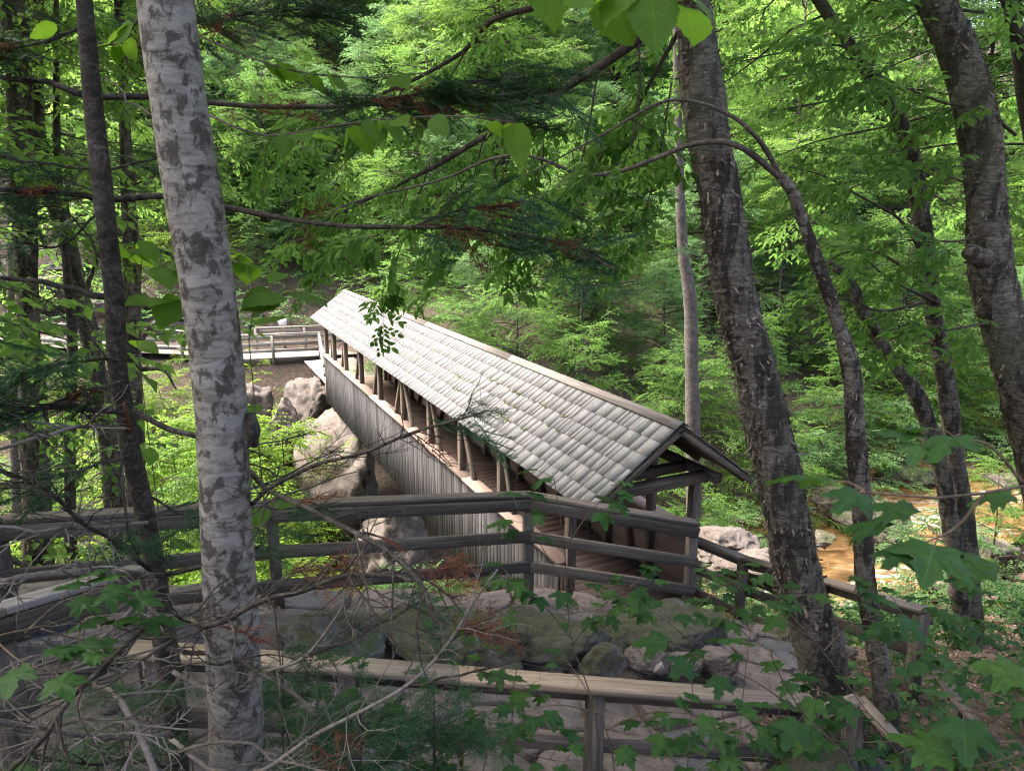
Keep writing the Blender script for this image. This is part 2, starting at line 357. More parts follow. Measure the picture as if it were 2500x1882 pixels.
# ================================================================== the place
YAW = .442; BX, BY = 2.009, 7.878          # the covered bridge: near end of its ridge line and its direction
cY, sY = math.cos(YAW), math.sin(YAW)
def bl(lx, ly, lz=0): return Vector((BX + lx * cY - ly * sY, BY + lx * sY + ly * cY, lz))
# ---- terrain: control points interpolated with a conic radial basis
_cp = [(0, 0, 3.35), (-2, 0, 3.6), (2, 0, 3.2), (0, 1.5, 2.75), (-2, 1.9, 2.75), (2, 1.9, 2.3), (0, 3.2, 1.75), (3, 3.2, 1.55), (-3, 2.6, 2.5),
       (5, 3, 1.8), (5, 0, 3.2), (-6, 0, 4), (-6, 4, 2.6), (0, -4, 5), (-9, -6, 7), (9, -6, 6), (12, 0, 3.6),
       (-4.6, 4.3, 2.2), (-3.5, 4.5, 1.95), (-2, 4.5, 1.72), (-1, 4.6, 1.5), (0, 4.8, 1.28), (1.5, 5.2, 1.06), (2.8, 5.3, 1.0), (-3, 5.4, 1.9), (-1, 5.9, 1.45),
       (.2, 6.4, 1.3), (2, 6.5, 1.06), (3.2, 6.2, .95), (2.6, 7.5, .45), (2.3, 8.3, .0), (1.5, 8.6, -.12), (2.9, 9.0, -.1), (1.5, 7.2, .85), (.3, 7.4, 1.05),
       (3.9, 5.6, .85), (4.6, 6.6, .55), (5.6, 7.6, .3), (5, 4.5, 1.2), (8, 5.5, 1.0), (4.2, 8.6, -.6),
       (-4.5, 7, 1.3), (-6.5, 8.5, .6), (-2.5, 7.6, .85), (-.6, 8.2, .3), (.5, 8.5, -.3), (-9, 8, 1.6), (-12, 12, .5), (-14, 6, 3)]
_cp = [(x, y, z + (.2 if z >= .3 else .1 if z > -.05 else 0)) for x, y, z in _cp]
def _b(lx, ly, z): v = bl(lx, ly); _cp.append((v.x, v.y, z))
for lx in (-26, -18, -12, -7, -3, 0, 3, 7, 11, 15, 19): 
    zr = -5.7 + max(0, lx - 8) * .02
    _b(lx, 7.2, zr); _b(lx, 9.8, zr); _b(lx, 8.5, zr - .15)
for lx, ly in ((24, 11), (30, 15), (37, 21)): _b(lx, ly, -5.2); _b(lx + 1, ly - 2.2, -4.9); _b(lx + 5, ly - 7, -1.0)
for lx in (-20, -12, -6): _b(lx, 3.6, -.6); _b(lx, 5.4, -3.2)
_b(-2.5, 3.2, -1.2); _b(0, 2.6, -1.4); _b(2, 1.8, -1.2); _b(-1, 4.6, -3.4)
for lx in (4.5, 8, 12, 17): _b(lx, .6, -1.4); _b(lx, 2.6, -4.0); _b(lx, 4.6, -5.4)
_b(17, -6, .8); _b(26, -2, .5); _b(26, 4, -2); _b(11, -4, .9)
for lx in (-22, -14, -8, -3, 0): _b(lx, 12.0, -5.0); _b(lx, 14.6, -4.3); _b(lx, 18.2, -3.2); _b(lx, 21.5, -2.2)
for u, v, D in ((782, 868, 29.3), (670, 872, 28.8), (570, 880, 28.6), (430, 865, 28.2), (300, 860, 28), (150, 850, 27.8), (0, 835, 27.6), (-250, 800, 27)):
    q = ray(u, v, D); _cp.append((q.x, q.y - .3, q.z - .35)); _cp.append((q.x, q.y + 2, q.z - .12)); _cp.append((q.x, q.y + 5, q.z + 1.1))
for lx in (4, 8, 13, 18, 23): _b(lx, 12, -4.2); _b(lx, 14.5, -2.4); _b(lx, 18, -.2); _b(lx, 23, 2.0)
for lx in (-60, -40, -20, -5, 10, 25, 45): _b(lx, 32, 6.5 if lx > 0 else 3.0); _b(lx, 44, 13 if lx > 0 else 10.5); _b(lx, 60, 24); _b(lx, 85, 42); _b(lx, 120, 62)
_b(45, 6, 3); _b(60, 0, 8); _b(-45, 8, 4); _b(-50, -10, 10); _b(40, -20, 9)
_cp = np.array(_cp, float)
_ok = [0]
for i in range(1, len(_cp)):
    if np.min(np.linalg.norm(_cp[_ok, :2] - _cp[i, :2], axis=1)) > .25: _ok.append(i)
_cp = _cp[_ok]
_K = np.linalg.norm(_cp[:, None, :2] - _cp[None, :, :2], axis=2)
_n = len(_cp); _A = np.zeros((_n + 1, _n + 1)); _A[:_n, :_n] = _K; _A[_n, :_n] = 1; _A[:_n, _n] = 1
_w = np.linalg.solve(_A, np.concatenate([_cp[:, 2], [0]]))
def Tn(X, Y):
    X = np.asarray(X, float); Y = np.asarray(Y, float); sh = X.shape; X = X.ravel(); Y = Y.ravel(); out = np.zeros(len(X))
    for i in range(0, len(X), 8000):
        d = np.hypot(X[i:i + 8000, None] - _cp[None, :, 0], Y[i:i + 8000, None] - _cp[None, :, 1]); out[i:i + 8000] = d @ _w[:_n] + _w[_n]
    out += .05 * np.sin(X * 2.1 + np.sin(Y * 1.7)) * np.cos(Y * 2.6 + X) * np.clip((np.hypot(X, Y) - 3) / 8, .2, 2.5)
    return out.reshape(sh)
def T(x, y): return float(Tn(np.array([x]), np.array([y]))[0])
def warp(a, b, n, c, s):
    t = np.linspace(-1, 1, n); k = np.sinh(t * s) / np.sinh(s); return np.where(k < 0, c + k * (c - a), c + k * (b - c))
gx = warp(-95, 105, 300, 0, 3.2); gy = warp(-12, 150, 300, 8, 3.0)
GX, GY = np.meshgrid(gx, gy); GZ = Tn(GX, GY)
ii = (np.arange(299)[:, None] * 300 + np.arange(299)[None]).ravel()
gm = mesh_np('ground', np.stack([GX, GY, GZ], -1).reshape(-1, 3), [np.stack([ii, ii + 1, ii + 301, ii + 300], -1)], M_GROUND, True)
tag(link('ground', gm), 'brown leaf littered forest slope falling to the gorge', 'ground', kind='structure')
# ---- brook
Wc = [(-26, 8.5), (-14, 8.5), (-4, 8.5), (4, 8.5), (10, 8.5), (15, 8.6), (20, 9.6), (25, 11.8), (31, 15.8), (38, 22)]
wp = catmull([(*bl(a, b, -5.0 + max(0, a - 4) * .035), 1.0) for a, b in Wc], 60)[:, :3]
tn = np.gradient(wp, axis=0); nn = np.stack([-tn[:, 1], tn[:, 0], 0 * tn[:, 0]], -1); nn /= np.linalg.norm(nn, axis=1)[:, None]
off = np.linspace(-3.7, 3.7, 9); V = (wp[:, None] + nn[:, None] * off[None, :, None])
ii = (np.arange(59)[:, None] * 9 + np.arange(8)[None]).ravel()
tag(link('brook_water', mesh_np('brook_water', V.reshape(-1, 3), [np.stack([ii, ii + 9, ii + 10, ii + 1], -1)], M_WATER, True)), 'shallow amber brown brook with white riffles', 'water', kind='structure')

# ---- rocks
def vnoise(P, seed):
    """3D value noise, P (N,3)"""
    I = np.floor(P).astype(np.int64); f_ = P - I; f_ = f_ * f_ * (3 - 2 * f_); out = 0
    for dx in (0, 1):
        for dy in (0, 1):
            for dz in (0, 1):
                h = (I[:, 0] + dx) * 374761393 + (I[:, 1] + dy) * 668265263 + (I[:, 2] + dz) * 2147483647 + seed * 974711
                h = (h ^ (h >> 13)) * 1274126177; h = (h ^ (h >> 16)) & 0xffff
                out = out + h / 65535. * (f_[:, 0] if dx else 1 - f_[:, 0]) * (f_[:, 1] if dy else 1 - f_[:, 1]) * (f_[:, 2] if dz else 1 - f_[:, 2])
    return out - .5
_ico = {}
def rock_np(sx, sy, sz, seed, sub=3, jag=.22, flat=.0):
    if sub not in _ico:
        import bmesh
        bm = bmesh.new(); bmesh.ops.create_icosphere(bm, subdivisions=sub, radius=1.0)
        _ico[sub] = (np.array([v.co[:] for v in bm.verts]), np.array([[v.index for v in q.verts] for q in bm.faces])); bm.free()
    V, Fc = _ico[sub]; V = V.copy(); g = np.random.default_rng(seed)
    V = V * (1 + .30 * vnoise(V * 1.3 + seed, seed))[:, None]
    for k in range(13):      # broken faces
        n = g.normal(size=3); n /= np.linalg.norm(n); d = g.uniform(.55, .88); h = V @ n; V = V - np.clip(h - d, 0, None)[:, None] * n * .95
    if sub > 2:
        nv = nrm0(V); V = V + nv * (.16 * vnoise(V * 3.1 + seed, seed + 1) + .13 * vnoise(V * 7 + seed, seed + 2) + (.09 * vnoise(V * 15, seed + 3) + .05 * vnoise(V * 29, seed + 4) if sub > 3 else 0))[:, None]
    return V * np.array([sx, sy, sz]), [Fc]
def nrm0(a): return a / (np.linalg.norm(a, axis=-1, keepdims=True) + 1e-9)
def boulder(name, p, size, seed, mat, label, cat='boulder', group=None, rz=0, sub=5, tilt=0):
    V, Fs = rock_np(*size, seed, sub)
    me = mesh_np(name, V, Fs, mat, True); o = link(name, me); o.location = p; o.rotation_euler = (tilt, tilt * .6, rz)
    return tag(o, label, cat, group)

# ------------------------------------------------------------------ covered bridge
ZR, ZE, WE, LB = 3.083, 2.185, 1.25, 18.6
bridge = empty('covered_bridge', (BX, BY, 0), 'weathered covered wooden footbridge with long shingled gable roof over the gorge', 'bridge', rz=YAW)
def bb(name, p0, p1, w, h, mat, parent=bridge, bev=.005, up=(0, 0, 1), roll=0):
    return board(name, p0, p1, w, h, mat, parent, bev, up, world_space=False, roll=roll)
# posts and truss
PY = [.85, 1.80, 2.98, 4.69, 6.4, 8.24, 10.24, 12.22, 14.18, 15.87, 17.2]
for sgn in (-1, 1):
    for k, y in enumerate(PY):
        if k == 1 and sgn < 0: continue
        bb('truss_post', (sgn * .99, y, -.5), (sgn * .99, y, 2.13), .12, .11, M_TIMBER, up=(0, 1, 0))
    for k in range(1, len(PY) - 1):
        y0, y1 = PY[k], PY[k + 1]; mid = 8.6; bay = y1 - y0
        if (y0 + y1) / 2 < mid: bb('truss_brace', (sgn * .99, y1 - .1, 2.08), (sgn * .99, y1 - .1 - bay * .58, .06), .08, .09, M_TIMBER, up=(0, 1, 0))
        else: bb('truss_brace', (sgn * .99, y0 + .1, 2.08), (sgn * .99, y0 + .1 + bay * .58, .06), .08, .09, M_TIMBER, up=(0, 1, 0))
    bb('top_plate', (sgn * .86, .25, 2.16), (sgn * .86, 18.3, 2.16), .12, .12, M_TIMBER)
    bb('bottom_chord', (sgn * .95, .7, -.2), (sgn * .95, 17.7, -.2), .20, .28, M_TIMBER)
    bb('middle_girt', (sgn * .93, .8, 1.0), (sgn * .93, 17.3, 1.0), .05, .12, M_TIMBER)
for y in PY[:1] + PY[2:]: bb('tie_beam', (-.79, y, 2.16), (.79, y, 2.16), .12, .12, M_TIMBER)
bb('tie_beam', (-.79, .42, 2.16), (.79, .42, 2.16), .12, .14, M_TIMBER)
# floor planks
yk = .55
while yk < 18.0:
    bb('floor_plank', (-1.03, yk, -.03), (1.03, yk, -.03), .195, .05, M_TAN); yk += .2
# siding: one board after the other
for sgn in (-1, 1):
    yk = 1.0 if sgn > 0 else .95; wv = .128 if sgn < 0 else .19
    while yk < 17.1:
        w = wv * rnd.choice((.85, 1, 1, 1.15)); jit = rnd.uniform(-.012, .012)
        z0 = -.55 + rnd.uniform(-.03, .02)
        o = bb('siding_board', (sgn * (1.085 + jit * .25), yk + w / 2, z0), (sgn * (1.085 + jit * .25), yk + w / 2, 1.075), .02, w - .007, M_SIDE, up=(0, 1, 0), bev=.002)
        yk += w
    # painted sill boards on top of the parapet
    y0 = .88
    for seg in (3.4, 3.3, 3.2, 3.3, 3.05):
        bb('parapet_cap', (sgn * 1.04, y0, 1.10), (sgn * 1.04, y0 + seg - .006, 1.10), .25, .042, M_TAN, bev=.006); y0 += seg
    bb('parapet_lining', (sgn * 1.062, .9, .55), (sgn * 1.062, 17.1, .55), .018, 1.0, M_TAN)
# roof
sl = math.hypot(WE, ZR - ZE); ang = math.atan2(ZR - ZE, WE)
def roof_pt(sgn, s, y, n=0):       # s = distance down the slope from the ridge, n = off the slope
    return Vector((sgn * (s * math.cos(ang) + n * math.sin(ang)), y, ZR - s * math.sin(ang) + n * math.cos(ang)))
for sgn in (-1, 1):
    nrm = Vector((sgn * math.sin(ang), 0, math.cos(ang)))
    slope = bb('roof_slope', roof_pt(sgn, sl / 2, 0.02, -.027), roof_pt(sgn, sl / 2, LB - .02, -.027), sl - .05, .018, M_TIMBER, up=nrm, bev=0)
    for y in np.linspace(.06, LB - .06, 22):
        bb('rafter', roof_pt(sgn, .05, y, -.08), roof_pt(sgn, sl - .12, y, -.08), .06, .08, M_TIMBER, up=nrm)
    # shingles laid in courses from the eave up
    NC, EXP = 6, (sl - .10) / 6; variants = {}
    joined = Geo(); singles = []; cand = []
    for c in range(NC):
        y = 0.0; s_low = sl + .012 - c * EXP
        while y < LB:
            w = rnd.choice((.09, .12, .15, .18, .22, .27)); w = min(w, LB - y)
            if w < .05: break
            cand.append((c, y + w / 2, w, s_low)); y += w
    cand.sort(key=lambda q: q[1])
    inv = WM(slope)
    for i, (c, yc, w, s_low) in enumerate(cand):
        ln = EXP * 1.5; dl = rnd.uniform(-.004, .004)
        p_low = roof_pt(sgn, s_low + dl, yc, .005); p_top = roof_pt(sgn, s_low - ln, yc, -.005)
        x = (p_low - p_top).normalized(); yv = Vector((0, 1, 0)); z = x.cross(yv)
        if z.z < 0: z = -z; 
        yv = z.cross(x); tw = rnd.uniform(-.006, .006)
        M = Matrix((x, yv, z)).transposed().to_4x4(); M.translation = (p_low + p_top) / 2; M = M @ Matrix.Rotation(tw * .3, 4, 'X')
        k = round(w, 2)
        if sgn < 0 and i < 300:
            if k not in variants: variants[k] = mesh_np('shingle', *(lambda q: (q[0], q[1]))(box_np(-ln / 2, ln / 2, -(k - .0002) / 2, (k - .0002) / 2, -.004, .004)), M_SHINGLE)
            o = link('shingle', variants[k], slope, None, False); o.matrix_basis = slope.matrix_basis.inverted() @ M
        else:
            Vx, Fx = box_np(-ln / 2, ln / 2, -(k - .0002) / 2, (k - .0002) / 2, -.004, .004)
            Mi = np.array(slope.matrix_basis.inverted() @ M); joined.add(Vx @ Mi[:3, :3].T + Mi[:3, 3], Fx)
    link('shingles', joined.mesh('shingles', M_SHINGLE), slope, None, False, kind='stuff')
    # ridge boards and barge boards
    for a, c in ((0, 4.7), (4.71, 9.4), (9.41, 14.0), (14.01, LB)):
        bb('ridge_board', roof_pt(sgn, .05, a - .03, .02), roof_pt(sgn, .05, c, .02), .125, .016, M_RIDGE, up=nrm, bev=.003)
    bb('barge_board', roof_pt(sgn, .02, .005, -.085), roof_pt(sgn, sl, .005, -.06), .025, .07, M_TIMBER, up=nrm)
    bb('barge_board', roof_pt(sgn, .02, LB - .005, -.085), roof_pt(sgn, sl, LB - .005, -.06), .025, .07, M_TIMBER, up=nrm)
# moss clumps in the shingle joints at the damp near end
mg = Geo()
for k in range(34):
    c = rnd.choice((2, 3, 3, 4)); y = abs(rnd.gauss(3.2, 1.3)) + .3; s = sl + .02 - c * EXP
    for q in range(rnd.randint(3, 9)):
        r = rnd.uniform(.006, .016); V, Fs = rock_np(r * 1.3, r * 1.8, r * .7, k * 13 + q, 1); p = roof_pt(-1, s + rnd.gauss(0, .012), y + rnd.gauss(0, .05), .013); mg.add(V + np.array(p), Fs)
M_MOSS = flat_mat('cushion_moss', (.10, .125, .03), .95)
link('moss', mg.mesh('moss', M_MOSS), bridge, None, False, kind='stuff')

# ------------------------------------------------------------------ fences
def fence(name, label, tops, heights, rails, posts, mat=M_RAIL, capmat=None, cap=(.15, .04), railsz=(.045, .12), postsz=.105, face=None, group=None, end_ext=.0):
    """tops: world points along the top of the cap; posts: fence parameters (segment + fraction); rails: depths below the top"""
    tops = [Vector(p) for p in tops]; b = tops[0]
    e = empty(name, (b.x, b.y, T(b.x, b.y)), label, 'fence', group)
    def at(t):
        i = min(int(t), len(tops) - 2); return tops[i].lerp(tops[i + 1], t - i)
    for i in range(len(tops) - 1):
        p, q = tops[i], tops[i + 1]; d = (q - p).normalized()
        side = Vector((d.y, -d.x, 0)).normalized() * (face or 1)
        board('cap_rail', p - Vector((0, 0, cap[1] / 2)), q - Vector((0, 0, cap[1] / 2)) - d * .004, cap[0], cap[1], capmat or mat, e)
        for r in rails:
            hh = railsz[1]
            off = side * (postsz / 2 + railsz[0] / 2 - .002)
            p2, q2 = p + off, q + off
            dz = Vector((0, 0, -r - hh / 2)); board('rail', p2 + dz, q2 + dz - d * .003, railsz[0], hh, mat, e)
    for t in posts:
        p = at(t); z0 = min(T(p.x, p.y) - .25, p.z - heights)
        board('post', (p.x, p.y, z0), (p.x, p.y, p.z - cap[1] - .001), postsz, postsz, mat, e, up=(tops[min(int(t), len(tops) - 2) + 1] - tops[min(int(t), len(tops) - 2)]).normalized())
    return e
A = rayp([(-320, 1300, 4.6), (0, 1261, 5.2), (660, 1226, 6.3), (1290, 1203, 7.2), (1700, 1272, 7.6)])
A[0].z = A[1].z + .05
fence('path_fence', 'dark weathered rail fence bent at its middle post in front of the covered bridge', A, 1.02, (.045, .40, .74), (.05, .95, 2.0, 3.0, 3.98), face=1)
B = rayp([(322, 1577, 3.9), (1120, 1640, 4.2), (1990, 1708, 4.65)])
fence('path_fence', 'rail fence with sun bleached tan top board beside the flagstone path', B, 1.05, (.055, .44), (.06, .64, 1.36, 1.985), capmat=M_RAILTOP, face=-1)
Cc = rayp([(1686, 1308, 9.35), (1818, 1360, 8.6), (2010, 1412, 7.4), (2262, 1486, 6.15)])
fence('path_fence', 'grey rail fence climbing from the bridge parapet above the brook', Cc, 1.0, (.045, .42, .76), (.05, .98, 2.0, 2.97), face=-1)
Ee = rayp([(338, 1380, 4.55), (-20, 1482, 3.3), (-500, 1620, 2.5)])
fence('path_fence', 'low grey rail fence with pale worn top board leaving the corner post', Ee, 1.0, (.05, .46), (.02, 1.0), capmat=M_DECK, face=-1)
D0 = Cc[-1]
Dd = [D0 + Vector((.02, -.05, -.38)), ray(2330, 1700, 5.6), ray(2420, 1800, 5.3)]
fence('path_fence', 'low rail dropping from the fence end post into the leaf litter', Dd, .4, (.05,), (1.1,), face=-1, cap=(.09, .04))
G0 = B[-1]; Gd = [G0 + Vector((.03, -.02, -.06)), ray(2098, 1700, 4.75), ray(2190, 1800, 4.5)]
fence('path_fence', 'short sloping rail behind the two birch trunks', Gd, .6, (.05,), (.95,), face=-1, capmat=M_RAILTOP, cap=(.10, .04))

# ------------------------------------------------------------------ flagstone path on the terrace (voronoi stones) and gravel
def clip_poly(P, n, d):
    out = []
    for i in range(len(P)):
        a, b = P[i], P[(i + 1) % len(P)]; da, db = a @ n - d, b @ n - d
        if da <= 0: out.append(a)
        if da * db < 0: out.append(a + (b - a) * da / (da - db))
    return out
path_pts = [(-6.0, 3.9), (-3.5, 4.75), (-2, 4.95), (0, 5.35), (1.5, 5.85), (2.25, 6.4), (2.5, 7.3), (2.3, 8.4)]
pc = catmull([(x, y, T(x, y), 1) for x, y in path_pts], 60)[:, :3]
pw = np.interp(np.arange(60), [0, 25, 40, 50, 59], [.95, .95, .95, .75, .75])
tn = np.gradient(pc, axis=0); nn = np.stack([-tn[:, 1], tn[:, 0], 0 * tn[:, 0]], -1); nn /= np.linalg.norm(nn, axis=1)[:, None]
off = np.linspace(-1, 1, 9); V = pc[:, None] + nn[:, None] * (off[None, :, None] * pw[:, None, None]); V[:, :, 2] = Tn(V[:, :, 0], V[:, :, 1]) + .03
ii = (np.arange(59)[:, None] * 9 + np.arange(8)[None]).ravel()
pathm = mesh_np('gravel_path', V.reshape(-1, 3), [np.stack([ii, ii + 9, ii + 10, ii + 1], -1)], M_GRAVEL, True)
path = tag(link('path', pathm), 'gravel and flagstone path running along the fences', 'path', kind='structure')
def slab(name, poly, z0f, th, mat, parent, seed):
    g = np.random.default_rng(seed); P = np.array(poly); c = P.mean(0)
    # round the outline
    Q = []
    for i in range(len(P)):
        a, b, d = P[i - 1], P[i], P[(i + 1) % len(P)]; Q += [b + (a - b) * .22, b * .9 + (a + d) * .05, b + (d - b) * .22]
    Q = np.array(Q); n = len(Q); inn = c + (Q - c) * .86
    tl = g.normal(0, .055, 2)
    def zz(p, h): return Tn(p[:, 0], p[:, 1]) + h + (p - c) @ tl
    Vt = np.vstack([np.c_[Q, zz(Q, -.05)], np.c_[Q, zz(Q, th - .014 + g.normal(0, .004, n))], np.c_[inn, zz(inn, th + g.normal(0, .006, n))], [[c[0], c[1], zz(c[None], th + .004)[0]]]])
    k = np.arange(n); k2 = (k + 1) % n
    me = mesh_np(name, Vt, [np.stack([k, k2, n + k2, n + k], -1), np.stack([n + k, n + k2, 2 * n + k2, 2 * n + k], -1), np.stack([2 * n + k, 2 * n + k2, np.full(n, 3 * n)], -1)], mat)
    return link(name, me, parent)
seeds = []
g = np.random.default_rng(5)
while len(seeds) < 150:
    t = g.uniform(6, 58); i = int(t); o = g.uniform(-1.35, 1.2); p = pc[i, :2] + nn[i, :2] * o * pw[i] * 1.05
    if p[0] > 3.0 or (p[0] > 2.2 and p[1] < 5.1): continue
    if all(np.hypot(*(p - q)) > .27 for q in seeds): seeds.append(p)
    elif g.uniform() < .002: break
seeds = np.array(seeds)
for i, p in enumerate(seeds):
    P = [p + np.array(q) for q in ((-.6, -.6), (.6, -.6), (.6, .6), (-.6, .6))]
    for j, q in enumerate(seeds):
        if j != i and np.hypot(*(q - p)) < 1.3:
            n = (q - p); d = np.hypot(*n); n = n / d; P = clip_poly(P, n, n @ (p + q) / 2 - .012)
            if len(P) < 3: break
    if len(P) >= 3:
        dk = g.uniform() < .13
        slab('paving_stone', P, 0,   .04 + g.uniform(0, .07), M_PAVED if dk else M_PAVE, path, i)

# ------------------------------------------------------------------ boulders
def bpx(u, v, D, dz=0): p = ray(u, v, D); return Vector((p.x, p.y, p.z + dz))
GB = 'mossy boulders under the dark rail fence'
boulder('boulder', bpx(1620, 1540, 6.75), (.72, .45, .27), 3, M_BOULDER, 'largest mossy green boulder below the end post of the bent fence', rz=.3)
boulder('boulder', bpx(1330, 1562, 6.5), (.55, .45, .24), 8, M_BOULDER, 'rounded grey mossy boulder beside the largest mossy boulder')
boulder('boulder', bpx(1080, 1562, 6.2), (.75, .5, .24), 9, M_BOULDER, 'long flat grey boulder under the middle of the bent fence', rz=-.2)
boulder('boulder', bpx(820, 1560, 5.9), (.5, .4, .30), 15, M_BOULDER, 'low grey mossy boulder behind the tan topped fence', rz=.4)
boulder('boulder', bpx(1470, 1618, 6.05), (.22, .2, .17), 21, M_BOULDER, 'small round mossy boulder at the edge of the flagstones')
boulder('rock', bpx(1580, 1612, 6.1), (.20, .17, .13), 22, M_PAVE, 'grey edging rock left of the white stone', 'rock')
boulder('rock', bpx(1660, 1622, 6.1), (.17, .15, .12), 24, M_PAVE, 'grey edging rock right of the white stone', 'rock')
boulder('rock', bpx(1760, 1615, 6.3), (.24, .18, .12), 26, M_GRANITE, 'flat pinkish rock beside the flagstones', 'rock', rz=.4)
boulder('white_stone', bpx(1610, 1630, 5.95), (.05, .04, .085), 31, M_WHITE, 'small upright white quartz stone among the grey edging rocks', 'stone', sub=3, tilt=.25)
boulder('boulder', bpx(1985, 1885, 4.75), (.45, .4, .24), 33, M_BOULDER, 'mossy green boulder at the foot of the big peeling birch', rz=.5)
boulder('boulder', bpx(1960, 1500, 7.3, -.3), (.5, .4, .3), 35, M_BOULDER, 'dark boulder under the fence that climbs from the bridge')
# the great granite block carrying the far end of the bridge
boulder('granite_block', bl(-1.25, 14.9, -3.0), (1.55, 3.0, 2.9), 41, M_GRANITE, 'great pale granite block under the far end of the bridge', 'boulder', rz=YAW, sub=5)
boulder('granite_block', bl(-2.6, 16.9, -1.5), (.9, 1.0, 1.35), 44, M_GRANITE, 'rounded granite block under the post of the deck', 'boulder', rz=YAW, sub=5)
boulder('granite_block', bl(-.6, 11.2, -3.9), (1.3, 1.6, 1.5), 46, M_GRANITE, 'brownish granite block below the middle of the bridge siding', 'boulder', rz=.2, sub=5)
boulder('granite_block', bl(-1.8, 5.6, -2.6), (1.3, 1.2, 1.0), 49, M_GRANITE, 'pale granite ledge seen through the dark rail fence', 'boulder', rz=.5, sub=5)
boulder('granite_block', bl(-4.2, 5.2, -1.5), (.9, .9, .6), 50, M_GRANITE, 'small pale granite ledge behind the peeling birch trunks', 'boulder', rz=.1, sub=4)
boulder('granite_block', bpx(610, 1020, 24.5), (1.2, 1.3, 1.5), 52, M_GRANITE, 'granite wall on the far side of the dark cleft', 'boulder', rz=.3, sub=5)
boulder('granite_block', bpx(775, 985, 26.0), (1.2, 1.5, 1.5), 55, M_GRANITE, 'granite shoulder under the deck support post', 'boulder', rz=.5, sub=5)
# rocks in and beside the brook
br = [(1850, 1372, 13.5, (1.1, .9, .3), 'pale pink granite boulder on the bank below the bridge'), (1780, 1325, 15.5, (.9, .8, .35), 'grey granite boulder under the bridge end'),
      (2015, 1310, 20.5, (.42, .36, .26), 'small round pink rock at the edge of the dark pool'), (2120, 1265, 22.5, (1.6, .9, .75), 'long reddish boulder across the brook with a dark undercut'),
      (2050, 1215, 23.5, (1.0, .8, .7), 'mossy topped boulder on the far bank'), (2420, 1350, 19.5, (1.1, .9, .6), 'smooth brown boulder beside the twin trunks'),
      (2290, 1425, 18.7, (.5, .4, .25), 'small grey rock in the riffle'), (2330, 1310, 21.0, (.7, .5, .25), 'flat wet slab in the amber water'), (2470, 1180, 27, (1.6, 1.2, .7), 'large pale slab upstream by the white water'),
      (2220, 1155, 27, (1.4, .9, .6), 'dark ledge on the far bank behind the twin trunks'), (2420, 1075, 31, (1.8, 1.2, .8), 'pinkish ledge above the white water'), (1900, 1400, 14.5, (.7, .6, .35), 'low pale rock beside the grey climbing fence')]
for i, (u, v, D, s, lab) in enumerate(br):
    boulder('brook_rock', bpx(u, v, D, -s[2] * .2), s, 60 + i, M_BOULDER if ('moss' in lab or 'dark' in lab) else M_GRANITE, lab, 'rock', rz=i * .7)

# ------------------------------------------------------------------ far deck, its railings, the sign, the rising far path
deck = empty('timber_deck', bl(-2, 19.5, -.4), 'timber landing deck with pale railings at the far end of the bridge', 'deck')
q0 = ray(782, 868, 29.3); q1 = ray(560, 876, 28.4)
def dk(x, y, z=0): return Vector((x, y, z))
ed = (q1 - q0).normalized(); ed.z = 0; ed.normalize(); bk = Vector((-ed.y, ed.x, 0)); bk = bk if bk.y > 0 else -bk
zD = q0.z
n_pl = 14
for k in range(n_pl):
    o = bk * (.12 + k * .15); board('deck_plank', Vector((q0.x, q0.y, zD)) + o - ed * 2.6 - Vector((0, 0, .02)), Vector((q1.x, q1.y, zD)) + o - Vector((0, 0, .02)), .143, .04, M_DECK, deck)
board('fascia_beam', Vector((q0.x, q0.y, zD - .16)) + bk * .04 , Vector((q1.x, q1.y, zD - .16)) + bk * .04, .07, .26, M_TIMBER, deck)
board('support_post', ray(765, 950, 29.4) - Vector((0, 0, 1.2)), Vector((ray(765, 900, 29.4).x, ray(765, 900, 29.4).y, zD - .3)), .14, .14, M_DECK, deck)
for (a, b2, off, nm) in ((q0, q1, .05, 1), (q0 - ed * 1.6, q1 + (q0 - q1) * .25, 2.05, 1)):
    a2 = Vector((a.x, a.y, zD)) + bk * off; b3 = Vector((b2.x, b2.y, zD)) + bk * off
    for zz, hh in ((.98, .05), (.84, .14), (.56, .13), (.28, .13)):
        board('deck_rail' if zz < .95 else 'deck_rail_cap', a2 + Vector((0, 0, zz)), b3 + Vector((0, 0, zz)), .05 if zz < .95 else .16, hh, M_DECK, deck)
    for f in (0.0, .52, 1.0):
        p = a2.lerp(b3, f) - bk * .07; board('deck_post', p - Vector((0, 0, .35)), p + Vector((0, 0, .95)), .1, .1, M_DECK, deck)
# short planked link between bridge floor and deck
for k in range(22):
    y = 18.05 + k * .2; c0 = bl(-1.0, y, -.02 + (zD + .02) * k / 22 - .03); c1 = bl(1.0, y, -.02 + (zD + .02) * k / 22 - .03); board('deck_plank', c0, c1, .19, .04, M_DECK, deck)
for zz, hh in ((.98, .05), (.62, .13), (.3, .13)):
    board('deck_rail', bl(-1.05, 17.6, zz), Vector((q0.x, q0.y, zD + zz)), .06, hh, M_DECK, deck)
sg = empty('notice_sign', ray(690, 812, 31.0), 'small white notice board on a grey frame above the deck railing', 'sign')
sp = ray(690, 787, 31.0)
def sbox(name, dx, dz, y0, y1, mat, par, cx=0, cz=0):
    V, Fs = box_np(sp.x + cx - dx / 2, sp.x + cx + dx / 2, sp.y + y0, sp.y + y1, sp.z + cz - dz / 2, sp.z + cz + dz / 2); return link(name, mesh_np(name, V, Fs, mat), par)
fr = sbox('sign_frame', .42, .36, 0, .04, M_SIGNF, sg); sbox('sign_face', .36, .30, -.012, -.002, M_SIGN, sg)
board('sign_post', sp + Vector((0, .05, -1.4)), sp + Vector((0, .05, -.1)), .07, .07, M_DECK, sg)
